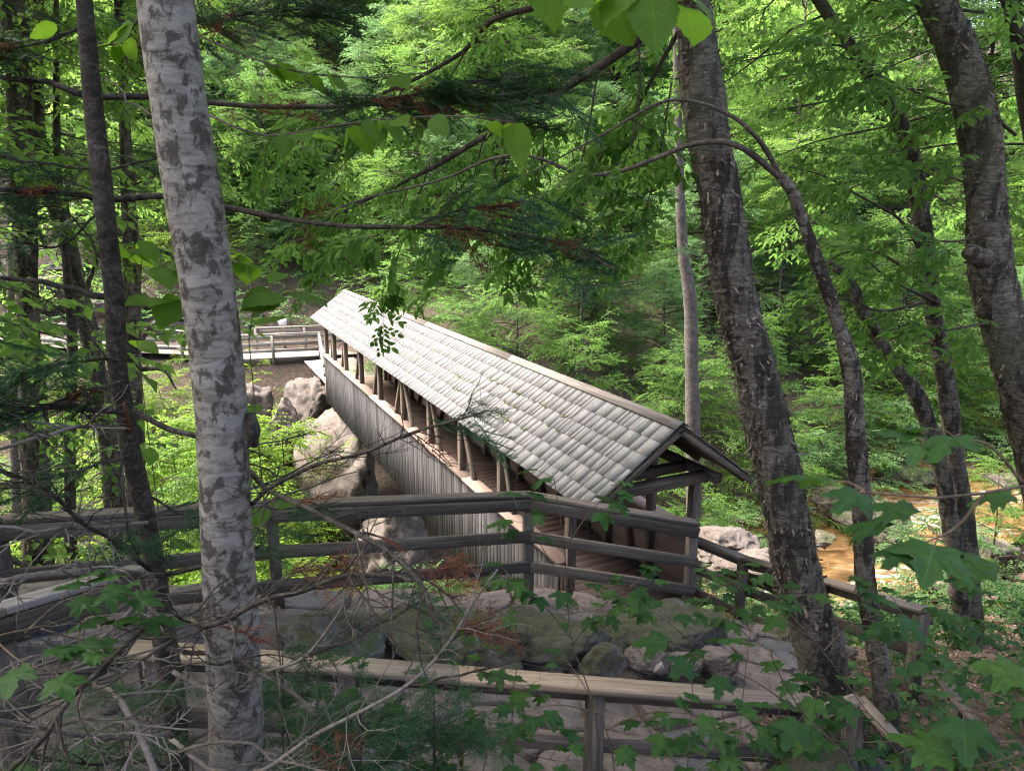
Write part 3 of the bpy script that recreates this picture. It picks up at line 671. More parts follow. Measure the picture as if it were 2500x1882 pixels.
# far path rising to the left with its rail and stone wall
fp = [ray(u, v, D) for u, v, D in ((570, 880, 28.6), (430, 865, 28.2), (300, 860, 28), (150, 850, 27.8), (0, 835, 27.6), (-250, 800, 27))]
g1 = Geo()
for i in range(len(fp) - 1):
    a, b2 = fp[i], fp[i + 1]; s = Vector((0, 1.8, .02)); g1.add([a, b2, b2 + s, a + s], [[[0, 1, 2, 3]]])
far_path = tag(link('far_path', g1.mesh('far_path', M_GRAVEL)), 'pale gravel path climbing left from the deck', 'path', kind='structure')
fence('far_fence', 'grey plank railing along the rising far path', [p + Vector((0, .05, 1.0)) for p in fp[:5]], 1.1, (.05, .40, .72), (0.02, .9, 1.9, 2.9, 3.9), mat=M_DECK, face=1)
for i, (u, v, D, s, lab) in enumerate([(130, 720, 31.5, (1.9, 1.0, .95), 'broad pinkish granite slab above the far path'), (290, 735, 31.5, (1.5, 1.0, .7), 'low pink granite slab beside the far path'), (20, 700, 32, (1.7, 1.1, 1.2), 'grey granite slab at the upper end of the far path'),
                                        (600, 800, 33, (1.1, .9, .9), 'mossy boulder behind the deck railing'), (420, 800, 31.5, (1.2, .9, .6), 'flat granite rock at the foot of the deck'), (640, 745, 36, (1.6, 1.2, 1.7), 'tall grey rock behind the notice board'), (160, 645, 34, (1.7, .9, .45), 'flat mossy ledge above the granite slabs')]):
    boulder('hillside_rock', bpx(u, v, D), s, 90 + i, M_BOULDER if 'moss' in lab else M_GRANITE, lab, 'rock', rz=i)
#--PART3--
# ================================================================== vegetation
def nrmz(a): return a / (np.linalg.norm(a, axis=-1, keepdims=True) + 1e-9)
def leaves_np(P, D, Nn, Ln, Wd, hexa=False, fold=.18, droop=.15):
    """leaf blades: base P, direction D, normal Nn"""
    D = nrmz(D); S = nrmz(np.cross(Nn, D)); Nn = nrmz(np.cross(D, S)); n = len(P); Ln = Ln[:, None]; Wd = Wd[:, None]
    k = np.arange(n)[:, None]
    if not hexa:
        V = np.stack([P, P + D * Ln * .45 - S * Wd * .5 + Nn * Wd * fold, P + D * Ln - Nn * Ln * droop, P + D * Ln * .45 + S * Wd * .5 + Nn * Wd * fold], 1)
        return V.reshape(-1, 3), [np.concatenate([k * 4 + [[0, 2, 1]], k * 4 + [[0, 3, 2]]])]
    V = np.stack([P, P + D * Ln * .25 - S * Wd * .42 + Nn * Wd * fold, P + D * Ln * .62 - S * Wd * .40 + Nn * Wd * fold * .8 - Nn * Ln * droop * .3, P + D * Ln - Nn * Ln * droop,
                  P + D * Ln * .62 + S * Wd * .40 + Nn * Wd * fold * .8 - Nn * Ln * droop * .3, P + D * Ln * .25 + S * Wd * .42 + Nn * Wd * fold], 1)
    return V.reshape(-1, 3), [np.concatenate([k * 6 + [[0, 3, 2, 1]], k * 6 + [[0, 5, 4, 3]]])]
def spray_tpl(seed, L=1.0, leaf=.075, step=.06, side=6, hang=.18):
    """a flat leafy spray along +x: leaf arrays and twig lines"""
    g = np.random.default_rng(seed); P, D, tw = [], [], []
    def axis(p, d, ln, n):
        pts = [p]; dd = d.copy()
        for i in range(n):
            dd = dd + np.array([g.normal(0, .10), g.normal(0, .10), -hang * .25 + g.normal(0, .05)]); dd /= np.linalg.norm(dd); pts.append(pts[-1] + dd * ln / n)
        return np.array(pts)
    main = axis(np.zeros(3), np.array([1., 0, .1]), L, 6); tw.append(main)
    axes = [(main, .3)]
    for k in range(side):
        t = .12 + .78 * (k + .5) / side; i = t * 6; p = main[int(i)] * (1 - i % 1) + main[min(int(i) + 1, 6)] * (i % 1)
        sgn = 1 if k % 2 else -1; a = sgn * (g.uniform(.6, 1.05)); ln = L * (.58 - .42 * t) * g.uniform(.8, 1.2)
        ax = axis(p, np.array([math.cos(a), math.sin(a), g.normal(0, .12)]), ln, 4); tw.append(ax); axes.append((ax, .08))
    for ax, t0 in axes:
        seg = np.linalg.norm(np.diff(ax, axis=0), axis=1).sum(); m = max(3, int(seg / step))
        for q in range(m):
            t = t0 + (1 - t0) * (q + 1) / m; i = t * (len(ax) - 1); j = min(int(i), len(ax) - 2); p = ax[j] * (1 - (i - j)) + ax[j + 1] * (i - j); d = nrmz(ax[j + 1] - ax[j])
            sg = 1 if q % 2 else -1; an = sg * g.uniform(.5, 1.1) if q < m - 1 else 0
            c, s = math.cos(an), math.sin(an); dv = np.array([d[0] * c - d[1] * s, d[0] * s + d[1] * c, d[2] - g.uniform(0, .35)])
            P.append(p); D.append(dv)
    P = np.array(P); D = np.array(D); Nn = np.array([0, 0, 1.]) + g.normal(0, .32, P.shape)
    Ln = leaf * g.uniform(.7, 1.2, len(P))
    return dict(P=P, D=D, N=Nn, L=Ln, tw=tw)
def rotm(az, pitch, roll=0):
    return np.array(Matrix.Rotation(az, 3, 'Z') @ Matrix.Rotation(-pitch, 3, 'Y') @ Matrix.Rotation(roll, 3, 'X'))
class Foliage:
    def __init__(s): s.P = []; s.D = []; s.N = []; s.L = []; s.T = Geo()
    def add(s, tpl, p, az, pitch, roll, k, twr=.004, lk=1.0, twigs=True):
        Rm = rotm(az, pitch, roll); s.P.append(tpl['P'] @ Rm.T * k + p); s.D.append(tpl['D'] @ Rm.T); s.N.append(tpl['N'] @ Rm.T); s.L.append(tpl['L'] * lk)
        if twigs:
            for i, t in enumerate(tpl['tw'][:5]):
                q = t[::2] @ Rm.T * k + p; s.T.add(*tube_np(q, np.linspace(twr, twr * .3, len(q)) * (1 if i == 0 else .6), 3, cap=False))
    def limb(s, pts, r0, r1, ns=5): s.T.add(*tube_np(pts, np.linspace(r0, r1, len(pts)), ns))
    def leaf_mesh(s, name, mat, hexa=False, wr=.55):
        P = np.concatenate(s.P); L_ = np.concatenate(s.L)
        V, Fs = leaves_np(P, np.concatenate(s.D), np.concatenate(s.N), L_, L_ * wr, hexa); return mesh_np(name, V, Fs, mat)
    def twig_mesh(s, name, mat): return s.T.mesh(name, mat)
def limb_pts(p, az, el, ln, n=6, g=RG, sag=.25):
    pts = [np.array(p, float)]; a, e = az, el
    for i in range(n):
        a += g.normal(0, .16); e += g.normal(-sag * .25, .10)
        pts.append(pts[-1] + np.array([math.cos(a) * math.cos(e), math.sin(a) * math.cos(e), math.sin(e)]) * ln / n)
    return np.array(pts)
SPR = [spray_tpl(100 + i) for i in range(6)]                                  # 7 cm leaves
SPRF = [spray_tpl(200 + i, leaf=.125, step=.085, side=5) for i in range(5)]      # coarser for far crowns
def make_crown(seed, H, h0, Rad, n_limb, spl, tpls, k=(.8, 1.3), lean=(0, 0), shape=.9, twigs=True, lk=1.0, top=True):
    g = np.random.default_rng(seed); f = Foliage()
    for i in range(n_limb):
        t = (i + g.uniform(.1, .9)) / n_limb; h = h0 + (H * .97 - h0) * t; az = i * 2.4 + g.normal(0, .4)
        rad = Rad * (1 - t ** 2.2 * shape) * g.uniform(.65, 1.15)
        base = np.array([lean[0] * h / H, lean[1] * h / H, h]); pts = limb_pts(base, az, .5 - .45 * (1 - t) + g.normal(0, .15), rad, 6, g, .35)
        f.limb(pts, .012 + .012 * rad, .005, 4)
        for q in range(spl):
            u = 6 * (.25 + .75 * (q + g.uniform(.2, 1)) / spl); u = min(u, 5.99); j = int(u); p = pts[j] * (1 - u % 1) + pts[j + 1] * (u % 1)
            d = pts[j + 1] - pts[j]; a = math.atan2(d[1], d[0]) + (1 if q % 2 else -1) * g.uniform(.25, 1.1)
            f.add(tpls[g.integers(len(tpls))], p, a, g.normal(-.12, .22), g.normal(0, .3), g.uniform(*k), twigs=twigs, lk=lk)
        f.add(tpls[g.integers(len(tpls))], pts[-1], az, g.normal(-.15, .2), g.normal(0, .25), g.uniform(*k), twigs=twigs, lk=lk)
    return f
# prototypes of background trees: trunk, branches, crown as parts in local space
def bg_proto(seed, H, h0, Rad, n_limb, spl, tpls, leafm, barkm, r, lean=(.4, 0), lk=1.0, k=(.8, 1.3), hexa=False, twigs=True, shape=.9):
    g = np.random.default_rng(seed + 999)
    n = 9; tt = np.linspace(0, 1, n); pts = np.stack([lean[0] * tt + .12 * np.sin(tt * 5 + seed), lean[1] * tt + .12 * np.cos(tt * 4 + seed) - .12, tt * H - .4], -1)
    tm = mesh_np('trunk', *tube_np(pts, r * (1 - tt * .82) * np.where(tt < .05, 1.35, 1), 9, .05, g), barkm, True)
    f = make_crown(seed, H, h0, Rad, n_limb, spl, tpls, k, lean, shape, twigs, lk)
    return tm, f.twig_mesh('branches', barkm), f.leaf_mesh('crown', leafm, hexa)
def place(name, proto, loc, s, rz, label, cat='tree', group=None):
    e = empty(name, loc, label, cat, group); e.rotation_euler = (0, 0, rz); e.scale = (s, s, s)
    for nm, me in zip(('trunk', 'branches', 'crown'), proto):
        link(nm, me, e, None, False, kind='stuff' if nm != 'trunk' else None)
    return e
PR = {}
PR['beech_a'] = bg_proto(1, 11, .8, 4.2, 58, 13, SPRF, M_LEAF, M_BARK, .13, shape=.7)
PR['beech_b'] = bg_proto(2, 9, .5, 3.8, 52, 13, SPRF, M_LEAF3, M_BARK, .10, lean=(-.5, .2), shape=.7)
PR['birch_a'] = bg_proto(3, 13, 1.8, 4.0, 58, 13, SPRF, M_LEAF2, M_BIRCHY, .15, lean=(-.8, 0), shape=.7)
PR['young_a'] = bg_proto(4, 4.6, .3, 1.9, 22, 7, SPR, M_LEAF, M_BARK, .05, k=(.6, 1.0))
PR['young_b'] = bg_proto(5, 3.6, .15, 1.7, 20, 7, SPR, M_LEAFY, M_BARK, .04, k=(.55, .95))
PR['bush'] = bg_proto(6, 1.9, .05, 1.15, 15, 6, SPR, M_LEAFY, M_BARK, .022, k=(.45, .75))
PR['bush_d'] = bg_proto(7, 1.7, .05, 1.1, 14, 6, SPR, M_LEAF3, M_BARK, .02, k=(.45, .75))
PR['tall_a'] = bg_proto(8, 16, 2, 5.2, 60, 13, SPRF, M_LEAF2, M_BARK, .2, lk=1.45, k=(1.0, 1.6), twigs=False, shape=.7)
PR['tall_b'] = bg_proto(9, 15, 1.5, 5.0, 60, 13, SPRF, M_LEAF3, M_BARK, .18, lk=1.45, k=(1.0, 1.6), twigs=False, lean=(-1, .3), shape=.7)
# conifer prototype
def fir_tpl(seed, L=.5):
    g = np.random.default_rng(seed); P, D, tw = [], [], []
    main = np.stack([np.linspace(0, L, 5), 0 * np.linspace(0, 1, 5), -.06 * np.linspace(0, 1, 5) ** 2], -1); tw.append(main); axes = [main]
    for k in range(9):
        t = .1 + .85 * k / 9; p = main[0] + (main[-1] - main[0]) * t; a = (1 if k % 2 else -1) * g.uniform(.7, .95); ln = L * (.6 - .5 * t)
        e = p + np.array([math.cos(a), math.sin(a), g.normal(-.05, .05)]) * ln; ax = np.linspace(p, e, 3); tw.append(ax); axes.append(ax)
    for ax in axes:
        ln = np.linalg.norm(ax[-1] - ax[0]); m = int(ln / .012)
        for q in range(m):
            t = q / m; p = ax[0] + (ax[-1] - ax[0]) * t; d = nrmz(ax[-1] - ax[0]); a = (1 if q % 2 else -1) * g.uniform(.8, 1.2); c, s = math.cos(a), math.sin(a)
            P.append(p); D.append([d[0] * c - d[1] * s, d[0] * s + d[1] * c, d[2] + g.normal(.12, .18)])
    P = np.array(P); D = np.array(D); return dict(P=P, D=D, N=np.array([0, 0, 1.]) + g.normal(0, .3, P.shape), L=np.full(len(P), .05), tw=tw)
FT = [fir_tpl(300 + i) for i in range(3)]
def conifer_proto(seed, H, Rad):
    g = np.random.default_rng(seed); f = Foliage(); h = H * .12
    while h < H * .97:
        t = h / H
        for q in range(5):
            az = g.uniform(0, 6.28); ln = Rad * (1 - t) * g.uniform(.7, 1.1) + .15; pts = limb_pts((0, 0, h), az, -.1 + g.normal(0, .1), ln, 4, g, .1); f.limb(pts, .012, .004, 3)
            for w in range(max(2, int(ln * 4))):
                u = min(4 * (.2 + .8 * g.uniform()), 3.99); j = int(u); p = pts[j] * (1 - u % 1) + pts[j + 1] * (u % 1)
                f.add(FT[g.integers(3)], p, az + g.normal(0, .7), g.normal(-.15, .1), g.normal(0, .2), g.uniform(.7, 1.2), twigs=False)
        h += H * .035
    tm = mesh_np('trunk', *tube_np(np.stack([0 * np.linspace(0, 1, 6), 0 * np.linspace(0, 1, 6), np.linspace(-.4, H, 6)], -1), np.linspace(.12, .015, 6) * H / 8, 8, .05, g), M_PINE, True)
    return tm, f.twig_mesh('branches', M_BARK), f.leaf_mesh('crown', M_NEEDLE, wr=.13)
PR['fir'] = conifer_proto(21, 6.5, 1.4)

def stand(kind, name, u, D, label, s=1.0, rz=None, cat='tree', group=None, v=None, sink=.1):
    """stand a tree on the ground in the column of photo pixel u at horizontal distance D"""
    x = (u - 1250) / F_PX * D; y = D; z = T(x, y) - sink
    return place(name, PR[kind], (x, y, z), s, rnd.uniform(0, 6.28) if rz is None else rz, label, cat, group)
G_FAR = 'broadleaf trees on the slope across the gorge'
far = []
for row, (D, n, kinds, s0, lab) in enumerate([(31, 12, ('beech_a', 'beech_b', 'birch_a'), .85, 'mid green broadleaf tree at the foot of the slope across the gorge'),
                                  (39, 13, ('beech_a', 'tall_a', 'beech_b'), .95, 'full crowned broadleaf tree halfway up the slope across the gorge'),
                                  (49, 13, ('tall_a', 'tall_b'), 1.0, 'pale green tall tree high on the slope across the gorge'),
                                  (62, 13, ('tall_b', 'tall_a'), 1.25, 'yellow green tall tree near the top of the slope across the gorge'),
                                  (44, 11, ('beech_b', 'beech_a'), 1.0, 'full crowned broadleaf tree halfway up the slope across the gorge'), (56, 12, ('tall_a', 'tall_b'), 1.15, 'pale green tall tree high on the slope across the gorge'), (70, 13, ('tall_a', 'tall_b'), 1.3, 'yellow green tall tree near the top of the slope across the gorge')]):
    for i in range(n):
        u = -350 + (3200) * (i + rnd.uniform(.1, .9)) / n
        dd_ = D + rnd.uniform(-3, 3) + (9 if row == 0 and u < 1150 else 0) + (4 if row == 1 and u < 1000 else 0)
        stand(kinds[(i + row) % len(kinds)], 'broadleaf_tree', u, dd_, lab, s0 * rnd.uniform(.85, 1.15), group=G_FAR)
# far wood beyond: one mass
fw = Foliage(); g = np.random.default_rng(77)
fwt = [spray_tpl(400 + i, leaf=.3, step=.2, side=5, L=2.0) for i in range(4)]
for i in range(1500):
    D = g.uniform(76, 118); u = g.uniform(-600, 3100); x = (u - 1250) / F_PX * D; h = g.uniform(.5, 15) 
    fw.add(fwt[g.integers(4)], np.array([x, D, 0.0 + h]), g.uniform(0, 6.28), g.normal(-.1, .3), g.normal(0, .3), g.uniform(.8, 1.5), twigs=False)
for i in range(len(fw.P)):
    q = fw.P[i]; q[:, 2] += T(q[0, 0], q[0, 1])
tag(link('far_wood', fw.leaf_mesh('far_wood', M_LEAF2, wr=.6)), 'sunlit yellow green wood covering the far hilltop', 'wood', kind='stuff')
#--PART4--
# ------------------------------------------------------------------ traced trees round the viewer
def rayY(u, v, Y):
    b = (v - 941) / F_PX; return ray(u, v, Y / (cP - b * sP))
def trunk_path(px, Y, ext=None, down=True):
    """px: (u, v, radius in px) from top to bottom on the upright plane y = Y -> points bottom to top with radii; runs on into the ground"""
    out = []
    for u, v, r in px:
        yy = Y if not callable(Y) else Y(v)
        p = rayY(u, v, yy); D = p.y * cP + (CAM_H - p.z) * sP; out.append((*p, r / F_PX * D))
    out = out[::-1]
    if down:
        p, q = np.array(out[0]), np.array(out[1]); d = (p - q)[:3]; d = d / max(abs(d[2]), 1e-6)
        z = T(p[0], p[1])
        if p[2] > z: out.insert(0, (p[0] + d[0] * (p[2] - z + .15) * .8, p[1], z - .15, p[3] * 1.25))
    if ext:
        p, q = np.array(out[-1]), np.array(out[-2]); d = (p - q)[:3]; d /= np.linalg.norm(d); e = p[:3] + d * ext; out.append((*(p[:3] + d * ext * .5), p[3] * .75)); out.append((*e, p[3] * .3))
    return np.array(out)
def trunk_obj(name, P, parent, mat, ns=18, seg=90, rough=.025, seed=0, lumps=.05):
    Q = catmull(P, seg); g = np.random.default_rng(seed)
    r = Q[:, 3] * (1 + lumps * np.interp(np.arange(seg), np.linspace(0, seg, 22), g.normal(0, 1, 22)))
    V, Fs = tube_np(Q[:, :3], r, ns, rough, g); return link(name, mesh_np(name, V, Fs, mat, True), parent), Q
def curls(Q, parent, n, seed, size=(.012, .04)):
    """thin curls and shreds of bark peeling off a trunk, in ragged patches"""
    g = np.random.default_rng(seed); G = Geo()
    T_ = np.gradient(Q[:, :3], axis=0); T_ /= np.linalg.norm(T_, axis=1)[:, None]
    pa = g.uniform(0, 6.28, 14); pi = g.uniform(0, len(Q), 14)
    for k in range(n):
        if g.uniform() < .65:
            w_ = g.integers(14); i = int(np.clip(g.normal(pi[w_], len(Q) * .05), 2, len(Q) - 3)); a = g.normal(pa[w_], .4)
        else: i = g.integers(2, len(Q) - 2); a = g.uniform(0, 6.28)
        t = T_[i]; rd = np.array([math.cos(a), math.sin(a), 0]); rd -= t * (rd @ t); rd /= np.linalg.norm(rd); s = np.cross(t, rd)
        p = Q[i, :3] + T_[i] * g.uniform(-.05, .05) + rd * Q[i, 3] * .99; ln = g.uniform(*size) * g.choice([.6, 1, 1.3, 2.2]); w = g.uniform(.25, 1.2) * size[1] * .45
        ax = s * (1 if g.uniform() < .5 else -1); hv = t
        if g.uniform() < .6: ax, hv = (-t if g.uniform() < .75 else t), s
        ax = nrm0(ax + hv * g.normal(0, .35)); cr = g.uniform(.3, 1.9); V = []; tp = g.uniform(.15, .9)
        for q in range(5):
            th = cr * q / 4; rr = p + ax * ln * math.sin(th) / max(cr, .3) + rd * (ln * (1 - math.cos(th)) / max(cr, .3) + .0015 + .12 * ln * q / 4) + hv * g.normal(0, w * .12)
            hw = w * (.5 - .5 * tp * q / 4); V += [rr - hv * hw * g.uniform(.7, 1.2), rr + hv * hw * g.uniform(.7, 1.2)]
        G.add(V, [[[0, 1, 3, 2], [2, 3, 5, 4], [4, 5, 7, 6], [6, 7, 9, 8]]])
    return link('peeling_bark', G.mesh('peeling_bark', M_CURL), parent, kind='stuff')
def crown_on(P, seed, t0, t1, n_limb, rad, spl, tpls, k=(.7, 1.1), el=.15, az0=None, lk=1.0, droop=-.12, limb_r=.012, f=None, pitch_s=.2):
    """limbs with leafy sprays along part of a trunk path (fractions of its length)"""
    g = np.random.default_rng(seed); f = f or Foliage(); Q = catmull(P, 60)
    for i in range(n_limb):
        t = t0 + (t1 - t0) * (i + g.uniform()) / n_limb; q = Q[min(int(t * 59), 59)]; az = (i * 2.4 + g.normal(0, .5)) if az0 is None else az0[0] + g.uniform(-1, 1) * az0[1]
        ln = rad * g.uniform(.6, 1.15); pts = limb_pts(q[:3], az, el + g.normal(0, .18), ln, 6, g, .3); f.limb(pts, min(limb_r, q[3] * .6), .004, 5)
        for s in range(spl):
            u = min(6 * (.2 + .8 * (s + g.uniform(.2, 1)) / spl), 5.99); j = int(u); p = pts[j] * (1 - u % 1) + pts[j + 1] * (u % 1); d = pts[j + 1] - pts[j]
            f.add(tpls[g.integers(len(tpls))], p, math.atan2(d[1], d[0]) + (1 if s % 2 else -1) * g.uniform(.2, 1.1), g.normal(droop, pitch_s), g.normal(0, .3), g.uniform(*k), twr=.003, lk=lk)
    return f
SPN = [spray_tpl(500 + i, L=.75, leaf=.085, step=.062, side=6, hang=.3) for i in range(7)]   # nearer, larger leaves
def leafy_line(f, pts, n, tpls, g, k=(.5, .9), spread=.8, droop=-.35, r0=.012, r1=.003, t0=.15, lk=1.0):
    pts = np.array([tuple(p) for p in pts]); Q = catmull(np.c_[pts, np.ones(len(pts))], 26)[:, :3]; f.limb(Q, r0, r1, 5)
    for s in range(n):
        u = 25 * (t0 + (1 - t0) * (s + g.uniform(.1, 1)) / n); u = min(u, 24.99); j = int(u); p = Q[j] * (1 - u % 1) + Q[j + 1] * (u % 1); d = Q[j + 1] - Q[j]
        f.add(tpls[g.integers(len(tpls))], p, math.atan2(d[1], d[0]) + g.uniform(-1, 1) * spread, g.normal(droop, .3), g.normal(0, .35), g.uniform(*k), twr=.0028, lk=lk)
def px3(pts): return [ray(*p) for p in pts]

# ---- big peeling yellow birch on the right
YB = 4.75
e = empty('yellow_birch', (0, 0, 0), 'thick leaning yellow birch with shaggy peeling bark beside the end of the tan topped fence', 'tree')
P = trunk_path([(1690, 0, 37), (1708, 159, 46), (1728, 318, 50), (1762, 509, 50), (1794, 718, 50), (1838, 890, 51), (1886, 1091, 56), (1913, 1218, 54), (1946, 1390, 52), (1988, 1547, 55), (2029, 1694, 54), (2055, 1811, 54), (2068, 1890, 60)], YB, ext=7)
e.location = P[0][:3]
_, Q = trunk_obj('trunk', P, e, M_BIRCHY, 26, 150, .05, 3, .03); curls(Q[:105], e, 4200, 5, (.012, .05))
f = Foliage(); g = np.random.default_rng(31)
b1 = px3([(1690, -60, 4.9), (1570, 85, 5.1), (1395, 205, 5.4), (1180, 335, 6), (1045, 415, 6.3), (850, 510, 6.8), (700, 590, 7.2)]); leafy_line(f, b1, 16, SPN, g, r0=.045, r1=.006, t0=.35)
b2 = px3([(1700, -80, 4.9), (1390, 0, 5.4), (1200, 50, 5.6), (1140, 120, 6), (1000, 200, 6.3), (850, 260, 6.6), (640, 330, 7)]); leafy_line(f, b2, 20, SPN, g, r0=.035, r1=.005, t0=.3)
b3 = px3([(1690, 20, 4.9), (1600, 180, 5.3), (1540, 300, 5.7), (1490, 430, 6), (1400, 520, 6.4)]); leafy_line(f, b3, 14, SPN, g, r0=.02, r1=.004)
for pts, n in ((((1395, 205, 5.4), (1330, 290, 5.5), (1325, 400, 5.6), (1290, 520, 5.7), (1260, 640, 5.8)), 10), (((1180, 335, 6), (1150, 460, 6.1), (1120, 580, 6.2), (1085, 700, 6.3)), 9), (((1045, 415, 6.3), (1000, 540, 6.5), (960, 660, 6.7), (930, 780, 6.9)), 9),
               (((1560, 90, 5.1), (1560, 250, 5.3), (1530, 400, 5.5), (1480, 560, 5.7)), 11), (((1640, 200, 5.2), (1610, 380, 5.4), (1560, 560, 5.7), (1510, 660, 5.9)), 11), (((850, 510, 6.8), (820, 600, 6.9), (800, 690, 7.0)), 6),
               (((1300, 265, 5.6), (1230, 420, 5.9), (1190, 560, 6.1), (1200, 680, 6.2)), 10), (((1140, 120, 6), (1060, 260, 6.2), (1010, 380, 6.4)), 7), (((1000, 200, 6.3), (900, 330, 6.6), (820, 420, 6.8), (740, 470, 7)), 8), (((850, 260, 6.6), (740, 330, 6.9), (620, 400, 7.2)), 7), (((1460, 170, 5.3), (1430, 350, 5.5), (1400, 470, 5.7), (1350, 640, 6.0)), 11)):
    leafy_line(f, px3(pts), n, SPN, g, r0=.009, r1=.002, t0=.1, droop=-.55, k=(.4, .75))
fc = crown_on(P, 7, .78, .99, 26, 2.6, 9, SPRF, k=(.8, 1.3), el=.3)
link('branches', f.twig_mesh('branches', M_BARK), e, kind='stuff'); link('crown', f.leaf_mesh('crown', M_LEAF, True), e, kind='stuff')
link('upper_branches', fc.twig_mesh('upper_branches', M_BARK), e, kind='stuff'); link('upper_crown', fc.leaf_mesh('upper_crown', M_LEAF), e, kind='stuff')

# ---- slim birch beside it with its two arching branches
YS = 4.55
e = empty('slim_birch', (0, 0, 0), 'slim birch with two long arching branches right of the thick peeling birch', 'tree')
P = trunk_path([(1905, 432, 12), (1932, 464, 14), (1956, 527, 14), (1990, 623, 15), (2012, 686, 15), (2044, 782, 16), (2073, 877, 20), (2082, 930, 22), (2086, 1011, 22), (2096, 1155, 23), (2107, 1282, 23), (2112, 1409, 24), (2134, 1547, 24), (2160, 1694, 27), (2174, 1841, 31), (2180, 1895, 33)], YS)
e.location = P[0][:3]
_, Q = trunk_obj('trunk', P, e, M_BIRCHY, 18, 120, .04, 4, .03); curls(Q, e, 700, 6, (.008, .028))
DS = lambda v: YS / (cP - (v - 941) / F_PX * sP)
f = Foliage(); g = np.random.default_rng(41)
a1 = [(1905, 432), (1870, 366), (1832, 320), (1790, 286), (1720, 255), (1642, 245), (1582, 264), (1486, 321), (1378, 379), (1260, 440)]
a2 = [(1905, 434), (1840, 380), (1789, 352), (1741, 346), (1677, 357), (1614, 382), (1518, 417), (1416, 430), (1391, 417), (1295, 382), (1205, 387), (1077, 439), (886, 487), (778, 528)]
br = empty
for nm, a, r0 in (('arching_branch', a1, .022), ('arching_branch', a2, .026)):
    pts = [ray(u, v, DS(v) - .25 * min(1, i * .5) + .05 * i) for i, (u, v) in enumerate(a)]
    Q2 = catmull([(*p, 1) for p in pts], 70)[:, :3]; V, Fs = tube_np(Q2, np.interp(np.linspace(0, 1, 70), [0, .2, .5, 1], [r0 * .85, r0 * .6, r0 * .42, .004]), 8, .05); link(nm, mesh_np(nm, V, Fs, M_TWIG, True), e)
    for k in range(5):
        i = int(34 + k * 7); p = Q2[i]; leafy_line(f, [p, p + np.array([g.normal(0, .1), g.normal(0, .1), -.12]), p + np.array([g.normal(-.1, .15), g.normal(0, .15), -.35])], 2, SPN, g, k=(.3, .5), r0=.004, r1=.0015, droop=-.5)
link('branches', f.twig_mesh('branches', M_BARK), e, kind='stuff'); link('crown', f.leaf_mesh('crown', M_LEAF, True), e, kind='stuff')

# ---- twin trunks
YT = 7.3
e = empty('twin_birch', (0, 0, 0), 'dark twin trunked birch forking above the brook bank', 'tree')
P = trunk_path([(2100, 150, 14), (2144, 215, 16), (2182, 262, 17), (2204, 318, 17), (2228, 382, 18), (2240, 470, 19), (2253, 559, 19), (2265, 655, 20), (2276, 750, 20), (2306, 909, 21), (2326, 1059, 21), (2350, 1218, 21), (2366, 1409, 26), (2374, 1547, 28), (2378, 1580, 34)], YT, ext=6)
e.location = P[0][:3]
_, Q = trunk_obj('trunk', P, e, M_BIRCHY, 16, 110, .05, 8); curls(Q[:80], e, 500, 9, (.012, .035))
P2 = trunk_path([(2023, 642, 8), (2077, 686, 11), (2102, 750, 13), (2176, 877, 16), (2230, 948, 17), (2258, 1011, 18), (2287, 1107, 19), (2300, 1155, 20), (2322, 1282, 20), (2338, 1400, 22), (2352, 1520, 24), (2360, 1580, 28)], YT - .06)
trunk_obj('trunk', P2, e, M_BIRCHY, 14, 90, .05, 9)
f = crown_on(P, 12, .42, .99, 34, 2.3, 8, SPN, k=(.6, 1.0), el=.05)
for pts, n in ((((2270, 700, 7.2), (2140, 615, 7), (2060, 618, 6.9), (2010, 645, 6.8)), 3), (((2260, 640, 7.2), (2200, 540, 7), (2100, 480, 6.9), (2010, 430, 6.7), (1890, 400, 6.6)), 8), (((2180, 260, 7.2), (2080, 240, 7), (1980, 255, 6.9), (1900, 270, 6.8)), 6), (((2290, 740, 7.2), (2170, 680, 7), (2080, 600, 6.9)), 4), (((2250, 740, 7.2), (2150, 760, 7), (2060, 730, 6.8), (1960, 750, 6.7)), 6)):
    leafy_line(f, px3(pts), n, SPN, np.random.default_rng(n + 50), r0=.02, r1=.004, droop=-.15)
link('branches', f.twig_mesh('branches', M_BARK), e, kind='stuff'); link('crown', f.leaf_mesh('crown', M_LEAF), e, kind='stuff')

# ---- large birch at the right edge, and the slim trunk beside it
YR = 5.9
e = empty('yellow_birch', (0, 0, 0), 'large pale barked birch with a broken branch stub above the brook', 'tree')
P = trunk_path([(2283, 0, 39), (2350, 159, 42), (2390, 318, 46), (2406, 480, 43), (2410, 559, 46), (2424, 686, 48), (2458, 814, 47), (2494, 950, 48), (2535, 1100, 49), (2575, 1300, 52)], YR, ext=7)
e.location = P[0][:3]
_, Q = trunk_obj('trunk', P, e, M_BIRCHY, 24, 130, .04, 13, .04); curls(Q[:90], e, 2200, 15, (.012, .045))
V, Fs = tube_np([rayY(2420, 640, YR), rayY(2395, 628, YR - .1), rayY(2366, 612, YR - .17)], [.09, .075, .06], 10, .12); link('branch_stub', mesh_np('branch_stub', V, Fs, M_BIRCHY, True), e)
f = crown_on(P, 17, .5, .80, 16, 2.0, 8, SPN, k=(.6, 1.0), el=-.05)
